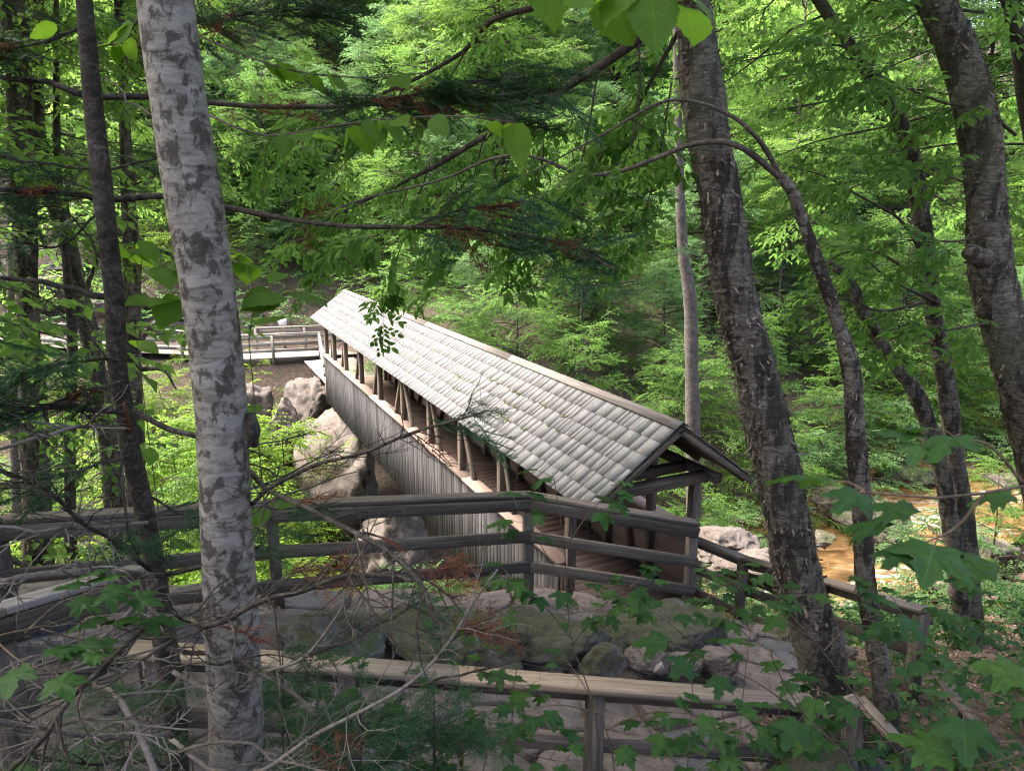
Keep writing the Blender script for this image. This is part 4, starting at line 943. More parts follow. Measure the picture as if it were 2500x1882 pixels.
for pts, n in ((((2480, 330, 5.6), (2400, 270, 5.5), (2300, 250, 5.4), (2180, 200, 5.3), (2080, 150, 5.2), (1990, 90, 5.2)), 14), (((2420, 400, 5.7), (2300, 410, 5.5), (2150, 430, 5.4), (2000, 460, 5.4)), 10), (((2420, 570, 5.7), (2330, 590, 5.5), (2250, 585, 5.4), (2160, 600, 5.3)), 7), (((2400, 30, 5.8), (2260, 25, 5.6), (2170, 80, 5.5), (2090, 95, 5.5)), 8), (((2450, 780, 5.7), (2350, 800, 5.5), (2250, 820, 5.4), (2130, 860, 5.4)), 8)):
    leafy_line(f, px3(pts), n, SPN, np.random.default_rng(n + 70), r0=.014, r1=.003, droop=-.1, k=(.5, .85))
fc = crown_on(P, 18, .80, .99, 24, 2.8, 9, SPRF, k=(.8, 1.3), el=.3)
link('branches', f.twig_mesh('branches', M_BARK), e, kind='stuff'); link('crown', f.leaf_mesh('crown', M_LEAF, True), e, kind='stuff')
link('upper_branches', fc.twig_mesh('upper_branches', M_BARK), e, kind='stuff'); link('upper_crown', fc.leaf_mesh('upper_crown', M_LEAF), e, kind='stuff')
e = empty('young_birch', (0, 0, 0), 'slender grey trunk right of the large pale barked birch', 'tree')
P = trunk_path([(2462, 0, 16), (2484, 95, 18), (2499, 190, 19), (2540, 420, 20), (2600, 800, 22)], 6.6, ext=5); e.location = P[0][:3]
trunk_obj('trunk', P, e, M_FIR, 12, 60, .04, 14)
f = crown_on(P, 19, .45, .99, 20, 1.8, 8, SPN, k=(.6, 1.0)); link('branches', f.twig_mesh('branches', M_BARK), e, kind='stuff'); link('crown', f.leaf_mesh('crown', M_LEAF), e, kind='stuff')

# ---- trees behind the left end of the fence
left = [('thick shaggy birch behind the left end of the bent fence', 8.6, [(35, 0, 34), (48, 235, 26), (50, 400, 27), (57, 509, 25), (63, 627, 25), (72, 786, 27), (78, 900, 27), (85, 1100, 30), (95, 1350, 33)], M_BIRCHY, 900, 51),
        ('leaning shaggy birch forking beside the thick shaggy birch', 9.2, [(92, 150, 12), (92, 287, 14), (105, 400, 17), (138, 500, 21), (165, 595, 20), (192, 723, 22), (211, 786, 22), (232, 882, 22), (255, 1000, 23), (275, 1150, 24), (290, 1300, 26)], M_BIRCHY, 700, 52),
        ('slim dark sapling between the two shaggy birches', 9.0, [(137, 0, 6), (137, 64, 7), (138, 230, 7), (140, 382, 8), (150, 500, 8), (160, 620, 9), (168, 700, 10), (178, 860, 11), (172, 960, 12), (170, 1150, 13), (172, 1300, 14)], M_BARK, 0, 53),
        ('dark shaggy trunk with a crooked bare limb behind the thin fir', 8.9, [(305, 300, 12), (312, 450, 15), (318, 560, 17), (320, 627, 18), (325, 786, 19), (328, 945, 19), (330, 1100, 22), (335, 1300, 26)], M_BIRCHY, 500, 54),
        ('pale grey trunk beyond the shaggy birches', 14.0, [(25, 300, 9), (28, 500, 11), (32, 700, 12), (34, 850, 13), (36, 1000, 14)], M_PINE, 0, 55)]
for lab, Y, px, mt, nc, sd in left:
    e = empty('woodland_tree', (0, 0, 0), lab, 'tree'); P = trunk_path(px, Y, ext=8 if sd in (51, 52, 54) else 5); e.location = P[0][:3]
    _, Q = trunk_obj('trunk', P, e, mt, 14, 90, .06, sd)
    if nc: curls(Q[:65], e, nc, sd, (.015, .045))
    f = crown_on(P, sd, .45, .99, 22, 1.9, 8, SPN, k=(.6, 1.0), el=.0)
    if sd in (51, 52, 54):
        fc = crown_on(P, sd + 40, .74, .99, 34, 3.6, 10, SPRF, k=(.9, 1.5), el=.2)  # upper crowns above the view, enlarged to shade the foreground
        link('upper_branches', fc.twig_mesh('upper_branches', M_BARK), e, kind='stuff'); link('upper_crown', fc.leaf_mesh('upper_crown', M_LEAF2), e, kind='stuff')
    if sd == 54:
        for pts in (((345, 830, 8.9), (370, 800, 8.8), (405, 785, 8.7), (450, 782, 8.7), (490, 800, 8.6)), ((340, 900, 8.9), (400, 905, 8.8), (430, 950, 8.8)), ((335, 620, 8.9), (360, 605, 8.8), (420, 625, 8.8), (440, 670, 8.8))):
            V, Fs = tube_np(catmull([(*ray(*p), 1) for p in pts], 20)[:, :3], np.linspace(.035, .012, 20), 7, .12); link('bare_limb', mesh_np('bare_limb', V, Fs, M_BIRCHY, True), e)
    if sd == 52:
        V, Fs = tube_np(catmull([(*ray(*p), 1) for p in ((196, 740, 9.5), (215, 690, 9.4), (232, 650, 9.3), (245, 600, 9.3))], 14)[:, :3], np.linspace(.05, .02, 14), 8, .12); link('bare_limb', mesh_np('bare_limb', V, Fs, M_BIRCHY, True), e)
    link('branches', f.twig_mesh('branches', M_BARK), e, kind='stuff'); link('crown', f.leaf_mesh('crown', M_LEAF2), e, kind='stuff')
# ---- conifer trunk behind the bridge
e = empty('pine_tree', (0, 0, 0), 'straight grey conifer trunk standing behind the bridge roof', 'tree')
P = trunk_path([(1652, 150, 8), (1656, 300, 9), (1660, 450, 11), (1668, 620, 13), (1684, 718, 15), (1689, 909, 16), (1692, 1040, 17), (1694, 1180, 18)], 16.5, ext=5); e.location = P[0][:3]
_, Q = trunk_obj('trunk', P, e, M_PINE, 14, 70, .03, 60)
f = Foliage(); g = np.random.default_rng(61)
for k in range(26):
    q = Q[int(g.uniform(38, 69))]; az = g.uniform(0, 6.28); pts = limb_pts(q[:3], az, -.1, g.uniform(.6, 1.5), 4, g, .2); f.limb(pts, .012, .004, 3)
    for w in range(6):
        u = g.uniform(.8, 3.9); j = int(u); f.add(FT[g.integers(3)], pts[j] * (1 - u % 1) + pts[j + 1] * (u % 1), az + g.normal(0, .7), -.15, 0, 1.0, twigs=False)
link('branches', f.twig_mesh('branches', M_BARK), e, kind='stuff'); link('crown', f.leaf_mesh('crown', M_NEEDLE, wr=.13), e, kind='stuff')

# ------------------------------------------------------------------ understorey on the gorge banks
und = [  # kind, u, horizontal distance, scale, label
    ('young_b', 470, 13.5, 1.35, 'bright green shrub left of the granite block'), ('young_b', 610, 12.5, 1.25, 'bright leafy shrub in front of the dark cleft'), ('young_b', 560, 15.5, 1.5, 'bright green young tree rising beside the cleft'),
    ('young_a', 380, 15, 1.3, 'green young tree behind the shaggy dark trunk'), ('bush', 720, 12.2, 1.1, 'low leafy bush below the granite block'), ('bush', 860, 11.2, 1.0, 'low leafy bush under the bridge siding'), ('bush', 640, 10.2, 1.2, 'leafy bush just behind the bent fence'),
    ('bush', 760, 10.0, .9, 'small leafy bush by the granite ledge'), ('bush_d', 930, 10.2, 1.0, 'dark leafy bush beneath the bridge siding'), ('young_b', 300, 11.5, .85, 'bright shrub behind the slim fir trunk'), ('young_b', 150, 12.5, .95, 'bright shrub between the shaggy birches'), ('bush', 420, 9.6, 1.2, 'leafy bush behind the white spotted birch'),
    ('bush', 230, 9.6, 1.3, 'leafy bush at the foot of the leaning shaggy birch'), ('bush', 30, 9.4, 1.3, 'leafy bush at the foot of the thick shaggy birch'), ('young_a', 0, 15, 1.0, 'green young tree beyond the pale grey trunk'), ('bush', 540, 9.0, 1.1, 'leafy bush between fence and gorge'),
    ('bush_d', 1000, 9.3, .8, 'small dark bush against the bridge end'), ('bush', 700, 18.5, 0.6, 'small bush on top of the granite block'), ('bush', 560, 21, 1.6, 'bush beside the deck fascia'), ('young_b', 430, 21, 0.75, 'bright young tree below the far path'), ('young_b', 250, 21, 0.7, 'bright young tree under the far railing'), ('bush', 100, 22, 1.0, 'wide bush under the far railing'),
    ('young_a', 980, 26, 1.1, 'green young beech behind the bridge roof far end'), ('young_a', 1120, 24, 1.1, 'layered young beech behind the bridge ridge'), ('bush_d', 1230, 21, 1.3, 'layered shrub against the dark wood behind the ridge'), ('young_a', 1330, 20.5, 1.0, 'green layered young tree behind the ridge middle'), ('young_a', 1500, 17.5, .95, 'leafy young maple left of the conifer trunk'),
    ('bush_d', 1590, 15.0, 1.2, 'shrub behind the near gable of the bridge'), ('young_a', 1760, 17, 1.0, 'leafy young tree right of the conifer trunk'), ('bush_d', 1750, 13.5, 1.2, 'dark shrub on the bank right of the gable'), ('bush_d', 1830, 15.5, 1.4, 'dense dark shrub behind the thick peeling birch'), ('young_a', 1960, 22, 1.1, 'young tree across the brook behind the slim birch'),
    ('young_a', 2120, 26, 1.2, 'young tree on the far bank behind the twin trunks'), ('young_a', 2280, 29, 1.2, 'young tree far up the brook'), ('bush_d', 1950, 24.5, 1.6, 'dark shrub over the mossy brook boulder'), ('bush_d', 2150, 25, 1.6, 'dark shrub over the long reddish boulder'), ('young_b', 2400, 33, 1.3, 'bright young tree above the white water'), ('young_a', 2560, 28, 1.4, 'young tree on the right bank upstream'),
    ('bush_d', 1690, 12.2, .9, 'small shrub beside the parapet end'), ('young_a', 1650, 24, 1.1, 'young tree deep behind the conifer trunk'), ('fir', 720, 37, .9, 'dark young fir behind the notice board'), ('fir', 1420, 27, .9, 'dark fir in the wood behind the bridge'), ('fir', 1060, 33, 1.0, 'dark fir high behind the roof'), ('fir', 330, 36, 1.1, 'dark fir above the far path'), ('fir', 1900, 31, 1.1, 'dark fir across the brook')]
for kind, u, D, s, lab in und:
    stand(kind, 'shrub' if 'bush' in kind else ('fir_tree' if kind == 'fir' else 'young_tree'), u, D, lab, s, cat='shrub' if 'bush' in kind else 'tree')
for lab, x, y, kd, s_, rz_ in (('tall birch added far left of the thin fir for shade', -6.4, 3.6, 'birch_a', 1.0, .6), ('tall beech added beyond the left end of the path for shade', -8.5, 6.2, 'beech_a', 1.15, 2.0)):
    place('added_shade_tree', PR[kd], (x, y, T(x, y) - .1), s_, rz_, lab, 'tree')  # trees off to the left, added to shade the foreground
und2 = [(360, 38, 'young_a', 1.3, 'young beech above the bend of the far path'), (450, 36, 'young_b', 1.1, 'bright young tree behind the middle of the far railing'), (540, 38.5, 'young_a', 1.4, 'young beech up the bank behind the deck'), (640, 40, 'young_b', 1.4, 'bright young tree up the bank behind the notice board'), (700, 36.5, 'bush_d', 1.5, 'round shrub right behind the notice board'), (760, 39, 'young_a', 1.4, 'young beech between notice board and roof end'), (830, 36, 'young_a', 1.2, 'young beech just left of the far roof peak'), (900, 38, 'young_b', 1.3, 'bright young tree over the far roof peak'), (960, 34, 'young_a', 1.3, 'young beech behind the far third of the ridge'), (560, 43, 'beech_b', 0.7, 'half grown pale beech high behind the deck'), (740, 44, 'beech_a', 0.7, 'half grown beech high behind the roof end'), (880, 43, 'beech_b', 0.7, 'half grown pale beech high over the ridge'), (430, 42, 'beech_a', 0.7, 'half grown beech high over the far path'), (610, 18.5, 'young_b', 1.35, 'bright shrub in front of the granite wall'), (530, 17.2, 'young_b', 1.4, 'bright shrub filling the gorge side'), (455, 19, 'young_b', 1.4, 'bright shrub on the gorge side below the far path'), (350, 18, 'young_b', 1.4, 'bright shrub in the gorge behind the dark trunk'), (250, 17, 'young_b', 1.4, 'bright shrub in the gorge behind the leaning birch'), (690, 20.5, 'bush', 1.1, 'bush tucked between two granite blocks'), (2050, 26.5, 'bush_d', 1.7, 'shrub on the far brook bank beside the mossy boulder'), (2180, 27, 'bush_d', 1.8, 'shrub leaning over the brook behind the reddish boulder'), (2300, 28, 'young_a', 1.0, 'young tree leaning over the far brook edge'), (2430, 29.5, 'bush_d', 1.9, 'shrub leaning over the upper pool'), (2080, 11.5, 'bush_d', 0.9, 'shrub on the steep near bank behind the slim birch'), (2440, 13.0, 'bush_d', 1.2, 'shrub on the steep near bank by the twin trunks'), (1990, 13, 'bush_d', 0.8, 'shrub below the climbing fence'), (2530, 17, 'young_a', 0.9, 'young tree on the near brook bank'),
    (650, 21.5, 'bush', 1.3, 'bush rooted at the mouth of the dark cleft'), (590, 20, 'bush', 1.4, 'round bush below the granite wall'), (520, 21.5, 'young_b', 1.0, 'bright shrub beside the granite wall'), (735, 18.0, 'bush', .7, 'small bush clinging to the great granite block'), (800, 13.5, 'bush', .9, 'bush at the foot of the great granite block'), (690, 14.5, 'young_b', .9, 'bright shrub below the dark cleft'), (480, 11.2, 'bush', 1.3, 'leafy bush on the near gorge lip'), (600, 13.8, 'young_b', 1.0, 'bright bushy shrub between the ledges'), (950, 12, 'bush', .8, 'bush beside the brownish granite block'),
    (480, 24.5, 'young_b', 0.55, 'bright shrub hanging below the deck edge'), (570, 25.5, 'young_b', 0.5, 'bright shrub in the shade of the deck'), (640, 24, 'young_b', 0.5, 'bright shrub beside the deck support post'), (380, 25, 'young_b', 0.6, 'bright shrub below the bend of the far path'), (290, 24, 'young_b', 0.6, 'bright shrub below the middle of the far railing'), (180, 25, 'young_b', 0.6, 'bright shrub below the granite slabs'), (60, 24.5, 'young_b', 0.7, 'bright shrub below the upper end of the far railing'), (540, 19, 'young_b', 1.3, 'bright shrub on the lip of the cleft'), (450, 17, 'young_b', 1.2, 'tall bright shrub on the gorge bank'),
    (1040, 27, 'young_a', 1.2, 'young beech rising over the far roof ridge'), (1180, 27.5, 'beech_b', .5, 'half grown beech in the wood behind the ridge'), (1250, 24, 'young_a', 1.2, 'young beech with layered leaves behind the ridge centre'), (1400, 23, 'young_a', 1.15, 'young tree before the dark fir behind the bridge'),
    (1450, 29, 'beech_a', .5, 'half grown beech behind the dark fir'), (1560, 21, 'young_a', 1.1, 'young tree at the conifer trunk foot'), (1620, 28, 'beech_b', .55, 'half grown beech behind the conifer trunk'), (1740, 23, 'young_a', 1.3, 'young tree across the brook right of the conifer'), (1830, 26, 'beech_a', .5, 'half grown beech behind the thick peeling birch'), (1900, 19.5, 'bush_d', 1.6, 'wide dark shrub at the brook edge'),
    (1330, 33, 'beech_a', .7, 'leafy beech up the slope behind the bridge'), (1100, 35, 'beech_b', .8, 'pale leafy beech up the slope behind the roof'), (2050, 31, 'beech_a', .6, 'half grown beech across the brook'), (2200, 34, 'beech_b', .7, 'pale half grown beech up the brook'), (2330, 38, 'beech_a', .8, 'full beech above the upper brook'), (1730, 34, 'beech_b', .8, 'pale beech on the slope behind the conifer'), (620, 40, 'beech_b', .9, 'pale beech above the notice board'), (500, 35, 'young_b', 1.3, 'bright young tree behind the far path'), (200, 36, 'young_a', 1.4, 'young tree above the granite slabs'), ]
for u, D, kind, s, lab in und2: stand(kind, 'shrub' if 'bush' in kind else 'young_tree', u, D, lab, s, cat='shrub' if 'bush' in kind else 'tree')
ug = Foliage(); g = np.random.default_rng(99)
for i in range(3600):
    D = 16 + 42 * g.uniform() ** 1.3; u = g.uniform(-200, 2700); x = (u - 1250) / F_PX * D
    rl = Vector((x - BX, D - BY)); lx, ly = rl.x * cY + rl.y * sY, -rl.x * sY + rl.y * cY
    if ly < 12.5 or (abs(lx) < 2 and ly < 24) or (lx < 1 and ly < 27 and ly > 23): continue
    if 14 < lx < 45 and abs(ly - np.interp(lx, [14, 20, 25, 31, 38], [8.5, 9.6, 11.8, 15.8, 22])) < 4.5: continue
    ug.add(SPR[g.integers(6)] if D < 28 else SPRF[g.integers(5)], np.array([x, D, g.uniform(.05, .7)]), g.uniform(0, 6.28), g.normal(.1, .3), g.normal(0, .3), g.uniform(.5, 1.0), twigs=False)
for i in range(700):      # thicker on the bank behind the deck
    D = g.uniform(31.5, 46); u = g.uniform(200, 1050); ug.add(SPRF[g.integers(5)], np.array([(u - 1250) / F_PX * D, D, g.uniform(.1, 1.3)]), g.uniform(0, 6.28), g.normal(.1, .3), g.normal(0, .3), g.uniform(.6, 1.1), twigs=False)
gu = Foliage()
for i in range(1000):
    q = bl(g.uniform(-17, -1.9), g.uniform(9.5, 24.6)); gu.add(SPR[g.integers(6)], np.array([q.x, q.y, T(q.x, q.y) + g.uniform(.05, 1.0)]), g.uniform(0, 6.28), g.normal(.1, .3), g.normal(0, .3), g.uniform(.6, 1.0), twigs=False)
nu = Foliage()
for i in range(420):
    x_, y_ = g.uniform(3.4, 10), g.uniform(3.2, 11.5)
    if x_ < 4.2 and y_ > 5: continue
    nu.add(SPR[g.integers(6)], np.array([x_, y_, T(x_, y_) + g.uniform(.05, .45)]), g.uniform(0, 6.28), g.normal(.15, .3), g.normal(0, .3), g.uniform(.3, .6), twigs=False)
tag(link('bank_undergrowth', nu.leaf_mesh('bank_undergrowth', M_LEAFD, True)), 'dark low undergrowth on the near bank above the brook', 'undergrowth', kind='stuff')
tag(link('gorge_undergrowth', gu.leaf_mesh('gorge_undergrowth', M_LEAFY)), 'bright leafy undergrowth filling the gorge left of the bridge', 'undergrowth', kind='stuff')
zs_ = Tn(np.array([q[0, 0] for q in ug.P]), np.array([q[0, 1] for q in ug.P]))
for q, z in zip(ug.P, zs_): q[:, 2] += z
tag(link('undergrowth', ug.leaf_mesh('undergrowth', M_LEAF3)), 'low leafy undergrowth covering the slope across the gorge', 'undergrowth', kind='stuff')
g = np.random.default_rng(321); n = 15000; X = g.uniform(-5.5, 3.0, n); Y = g.uniform(4.0, 7.6, n)
dd = np.min(np.hypot(X[:, None] - pc[None, :, 0], Y[:, None] - pc[None, :, 1]) / pw[None, :], axis=1); kp = dd < 1.25 + g.normal(0, .15, n); X, Y = X[kp], Y[kp]; n = len(X); r_ = g.uniform(.004, .016, n)
oc = np.array([[1, 0, 0], [0, 1, 0], [-1, 0, 0], [0, -1, 0], [0, 0, 1.]]) ; V = np.stack([X, Y, Tn(X, Y) + .034], -1)[:, None] + oc[None] * r_[:, None, None] * g.uniform(.6, 1.3, (n, 5, 1)); k5 = np.arange(n)[:, None] * 5
Fs = [np.concatenate([k5 + [[0, 1, 4]], k5 + [[1, 2, 4]], k5 + [[2, 3, 4]], k5 + [[3, 0, 4]]])]
pb = link('gravel', mesh_np('gravel', V.reshape(-1, 3), Fs, M_PAVE), path); pb['kind'] = 'stuff'
lt = []; g = np.random.default_rng(123); n = 26000
u = g.uniform(0, 1, n); X = np.where(u < .6, g.uniform(1.6, 9, n), g.uniform(-6, 2, n)); Y = np.where(u < .6, g.uniform(2.6, 12, n), g.uniform(2.0, 9.5, n))
keep = np.min(np.hypot(X[:, None] - pc[None, :, 0], Y[:, None] - pc[None, :, 1]) / pw[None, :], axis=1) > np.where(g.uniform(size=n) < .12, 0, 1.02); X, Y = X[keep], Y[keep]; n = len(X)
az = g.uniform(0, 6.28, n); V, Fs = leaves_np(np.stack([X, Y, Tn(X, Y) + np.where(np.min(np.hypot(X[:, None] - pc[None, :, 0], Y[:, None] - pc[None, :, 1]) / pw[None, :], axis=1) < 1.02, .085, .008)], -1), np.stack([np.cos(az), np.sin(az), g.normal(.05, .15, n)], -1), np.array([0, 0, 1.]) + g.normal(0, .35, (n, 3)), g.uniform(.03, .085, n), g.uniform(.018, .04, n), fold=.25, droop=.05)
M_LITTER = leaf_mat('dead_leaf', (.05, .03, .02), (.11, .07, .045), (.22, .16, .11), trans=(.15, .08, .04), tfac=.1, rough=.8)
tag(link('leaf_litter', mesh_np('leaf_litter', V, Fs, M_LITTER)), 'brown dead leaves strewn over the near bank', 'leaf litter', kind='stuff')
#--PART5--
# ------------------------------------------------------------------ near trees: spotted birch and thin fir
e = empty('grey_birch', (0, 0, 0), 'straight pale birch trunk blotched with dark patches in front of the dark fir', 'tree')
P = trunk_path([(404, 0, 67), (434, 235, 66), (472, 477, 66), (501, 659, 62), (523, 818, 62), (541, 1009, 60), (549, 1191, 59), (557, 1350, 60), (565, 1509, 62), (576, 1747, 63), (578, 1885, 64)], 1.95, ext=6)
e.location = P[0][:3]; _, Q = trunk_obj('trunk', P, e, M_BIRCHW, 30, 160, .012, 71, .02)
f = crown_on(P, 72, .66, .99, 34, 3.0, 9, SPRF, k=(.8, 1.3), el=.3)
link('branches', f.twig_mesh('branches', M_BARK), e, kind='stuff'); link('crown', f.leaf_mesh('crown', M_LEAF), e, kind='stuff')
birch = e
V, Fs = tube_np([ray(612, 1010, 2.02), ray(622, 1050, 2.0), ray(618, 1090, 2.01)], [.012, .022, .012], 8, .2); link('bark_knot', mesh_np('bark_knot', V, Fs, M_FIR, True), e)

fir = empty('thin_fir', (0, 0, 0), 'thin dark fir with many bare lower branches left of the pale spotted birch', 'tree')
YF = 2.3
P = trunk_path([(205, 0, 20), (226, 235, 22), (258, 530, 22), (279, 723, 23), (287, 898, 22), (307, 1009, 21), (318, 1095, 22), (348, 1223, 23), (372, 1350, 23), (390, 1477, 26), (404, 1574, 27), (425, 1747, 29), (431, 1885, 29)], YF, ext=3.5)
fir.location = P[0][:3]; _, QF = trunk_obj('trunk', P, fir, M_FIR, 20, 140, .02, 73, .03)
# needle sprays: flat two ranked twigs, one mesh per variant, many copies
def needle_spray(seed, mat, L=.16, dead=False):
    g = np.random.default_rng(seed); P_, D_ = [], []; G = Geo()
    main = np.stack([np.linspace(0, L, 6), g.normal(0, .003, 6), -.02 * np.linspace(0, 1, 6) ** 2], -1); axes = [main]
    ns = 7 if not dead else 4
    for k in range(ns):
        t = .12 + .75 * k / ns; p = main[0] + (main[-1] - main[0]) * t; a = (1 if k % 2 else -1) * g.uniform(.6, .95); ln = L * (.55 - .42 * t) * g.uniform(.8, 1.2)
        axes.append(np.linspace(p, p + np.array([math.cos(a), math.sin(a), g.normal(0, .12)]) * ln, 4))
    for ax in axes:
        G.add(*tube_np(ax, np.linspace(.0016, .0009, len(ax)), 4, cap=False)); ln = np.linalg.norm(ax[-1] - ax[0]); m = int(ln / (.0023 if not dead else .0036))
        d = nrmz(ax[-1] - ax[0])
        for q in range(m):
            t = .05 + .95 * q / m; p = ax[0] + (ax[-1] - ax[0]) * t; a = (1 if q % 2 else -1) * g.uniform(.75, 1.25); c, s = math.cos(a), math.sin(a)
            P_.append(p); D_.append([d[0] * c - d[1] * s, d[0] * s + d[1] * c, d[2] + g.normal(.15, .25 if not dead else .6)])
    P_ = np.array(P_); D_ = np.array(D_); n = len(P_)
    V, Fs = leaves_np(P_, D_, np.array([0, 0, 1.]) + g.normal(0, .4, P_.shape), g.uniform(.014, .021, n), np.full(n, .0024), fold=0, droop=.05); G.add(V, Fs)
    return G.mesh('needle_spray', mat)
NS = [needle_spray(600 + i, M_NEEDLE) for i in range(4)]; NSD = [needle_spray(620 + i, M_DEAD, .12, True) for i in range(3)]
gb = np.random.default_rng(81)
def put_spray(parent, p, az, pitch=-.1, k=1.0, dead=False, roll=None):
    M = Matrix.Translation(Vector(p)) @ Matrix.Rotation(az, 4, 'Z') @ Matrix.Rotation(-pitch, 4, 'Y') @ Matrix.Rotation(gb.normal(0, .35) if roll is None else roll, 4, 'X') @ Matrix.Scale(k, 4)
    me = NSD[gb.integers(3)] if dead else NS[gb.integers(4)]
    return link('dead_needle_spray' if dead else 'needle_spray', me, parent, None, True, M)
def near_branch(tree, pts, r0, r1, mat, name='branch', twigs=6, tw_len=(.05, .22), green=(), dead=(), nseg=40, tw_up=.3, sub=True, wob=.012):
    """a traced branch with side twigs; green / dead: (from, to, count) ranges along it that carry needle sprays"""
    P_ = np.array([tuple(ray(*p)) for p in pts]); Q_ = catmull(np.c_[P_, np.ones(len(P_))], nseg)[:, :3]
    Q_ = Q_ + np.interp(np.arange(nseg), np.linspace(0, nseg, 9), gb.normal(0, .004, 9))[:, None]
    G = Geo(); G.add(*tube_np(Q_, np.linspace(r0, r1, nseg), 8, .06))
    ends = []
    def tw(p, d, ln, r, lev):
        n = 5; pp = [p]; dd = d
        for i in range(n):
            dd = nrmz(dd + gb.normal(0, .16, 3)); pp.append(pp[-1] + dd * ln / n)
        pp = np.array(pp); G.add(*tube_np(pp, np.linspace(r, r * .4, n + 1), 4, cap=False)); ends.append((pp[-1], dd))
        if lev and ln > .06:
            for q in range(gb.integers(1, 4)):
                j = gb.integers(1, n); s = nrmz(np.cross(dd, [0, 0, 1.])) * (1 if q % 2 else -1); tw(pp[j], nrmz(dd * .8 + s * gb.uniform(.5, 1) + gb.normal(0, .2, 3)), ln * gb.uniform(.35, .6), r * .6, lev - 1)
    for k in range(twigs):
        j = int(gb.uniform(.12, .98) * (nseg - 2)); d = nrmz(Q_[j + 1] - Q_[j]); s = nrmz(np.cross(d, [0, 0, 1.])) * (1 if k % 2 else -1)
        tw(Q_[j], nrmz(d * gb.uniform(.3, .9) + s * gb.uniform(.4, 1.0) + np.array([0, 0, gb.normal(0, tw_up)])), gb.uniform(*tw_len), max(r1 * .6, .0013), 2 if sub else 0)
    o = link(name, G.mesh(name, mat, True), tree)
    for rng_, dd_ in ((green, False), (dead, True)):
        for t0, t1, n in rng_:
            for k in range(n):
                t = gb.uniform(t0, t1) * (nseg - 1.01); j = int(t); p = Q_[j] * (1 - t % 1) + Q_[j + 1] * (t % 1); d = Q_[j + 1] - Q_[j]
                az = math.atan2(d[1], d[0]) + gb.choice([-1, 1]) * gb.uniform(.1, 1.1)
                jit = gb.normal(0, .03, 3) if not dd_ else gb.normal(0, .012, 3)
                put_spray(o, p + jit * np.array([1, 1, .8]), az, gb.normal(-.15, .25), gb.uniform(.8, 1.3), dd_)
    return o
NB = near_branch
# live branches
NB(fir, [(226, 238, 2.4), (390, 240, 2.42), (520, 250, 2.4), (650, 262, 2.3), (800, 264, 2.2), (900, 252, 2.1), (1010, 235, 2.0), (1150, 205, 1.95), (1340, 185, 1.9)], .0115, .003, M_FIR, twigs=16, green=((.55, 1.0, 34),), dead=((.3, .5, 6), (.55, .8, 8)))
NB(fir, [(900, 254, 2.1), (1000, 265, 2.0), (1100, 255, 1.95), (1200, 235, 1.9), (1360, 225, 1.85)], .005, .002, M_FIR, twigs=8, green=((.3, 1.0, 18),), dead=((.1, .6, 5),))
NB(fir, [(226, 235, 2.35), (120, 205, 2.3), (0, 188, 2.25), (-90, 175, 2.2)], .0115, .006, M_FIR, twigs=3)
NB(fir, [(258, 488, 2.4), (400, 480, 2.42), (540, 505, 2.38), (700, 535, 2.3), (850, 552, 2.2), (1000, 556, 2.1), (1130, 556, 2.0), (1260, 570, 1.95), (1400, 605, 1.9), (1500, 660, 1.85)], .0115, .003, M_FIR, twigs=14, green=((.66, 1.0, 24),), dead=((.35, .45, 2), (.66, 1.0, 9)))
NB(fir, [(1000, 556, 2.1), (1100, 520, 2.05), (1200, 505, 2.0), (1300, 490, 1.95)], .004, .002, M_FIR, twigs=6, green=((.5, 1, 7),), dead=((.2, 1.0, 6),))
NB(fir, [(255, 488, 2.35), (150, 470, 2.3), (60, 462, 2.25), (-100, 470, 2.2)], .0115, .006, M_FIR, twigs=4, dead=((.1, .6, 5),), green=((.2, .9, 6),))
NB(fir, [(270, 730, 2.35), (180, 705, 2.3), (90, 690, 2.25), (0, 680, 2.2), (-80, 670, 2.15)], .0115, .006, M_FIR, twigs=3)
NB(fir, [(205, -10, 2.3), (330, -60, 2.2), (480, 60, 2.1), (600, 35, 2.0), (740, 20, 1.9), (860, -20, 1.85)], .009, .003, M_FIR, twigs=10, green=((.4, .95, 26),), dead=((.4, .6, 5),))
NB(fir, [(222, 115, 2.4), (300, 108, 2.5), (340, 115, 2.5), (420, 160, 2.55)], .006, .003, M_FIR, twigs=5, green=((.2, .9, 8),), dead=((.3, .9, 8),))
NB(fir, [(212, 60, 2.35), (120, 100, 2.3), (30, 120, 2.25), (-60, 130, 2.2)], .006, .003, M_FIR, twigs=6, green=((.2, 1, 16),), dead=((.2, .8, 5),))
NB(fir, [(250, 420, 2.35), (160, 405, 2.3), (60, 390, 2.25), (-60, 380, 2.2)], .005, .002, M_FIR, twigs=6, green=((.2, 1, 12),))
NB(fir, [(246, 420, 2.4), (330, 400, 2.5), (420, 380, 2.6), (560, 360, 2.7)], .005, .002, M_FIR, twigs=6, green=((.1, .6, 9),))
NB(fir, [(272, 690, 2.35), (225, 600, 2.3), (160, 520, 2.3), (60, 500, 2.2)], .004, .002, M_FIR, twigs=6, green=((.5, 1, 6),))
NB(fir, [(290, 880, 2.3), (200, 880, 2.2), (100, 900, 2.1), (-40, 930, 2.0)], .006, .003, M_FIR, twigs=8, green=((.15, 1, 24),))
NB(fir, [(300, 930, 2.3), (200, 960, 2.2), (90, 1000, 2.1), (-40, 1030, 2.0)], .006, .003, M_FIR, twigs=8, green=((.2, 1, 14),), dead=((.0, .4, 4),))
NB(fir, [(320, 1110, 2.3), (240, 1130, 2.2), (130, 1160, 2.1), (-20, 1200, 2.0)], .005, .002, M_FIR, twigs=8, green=((.2, 1, 12),))
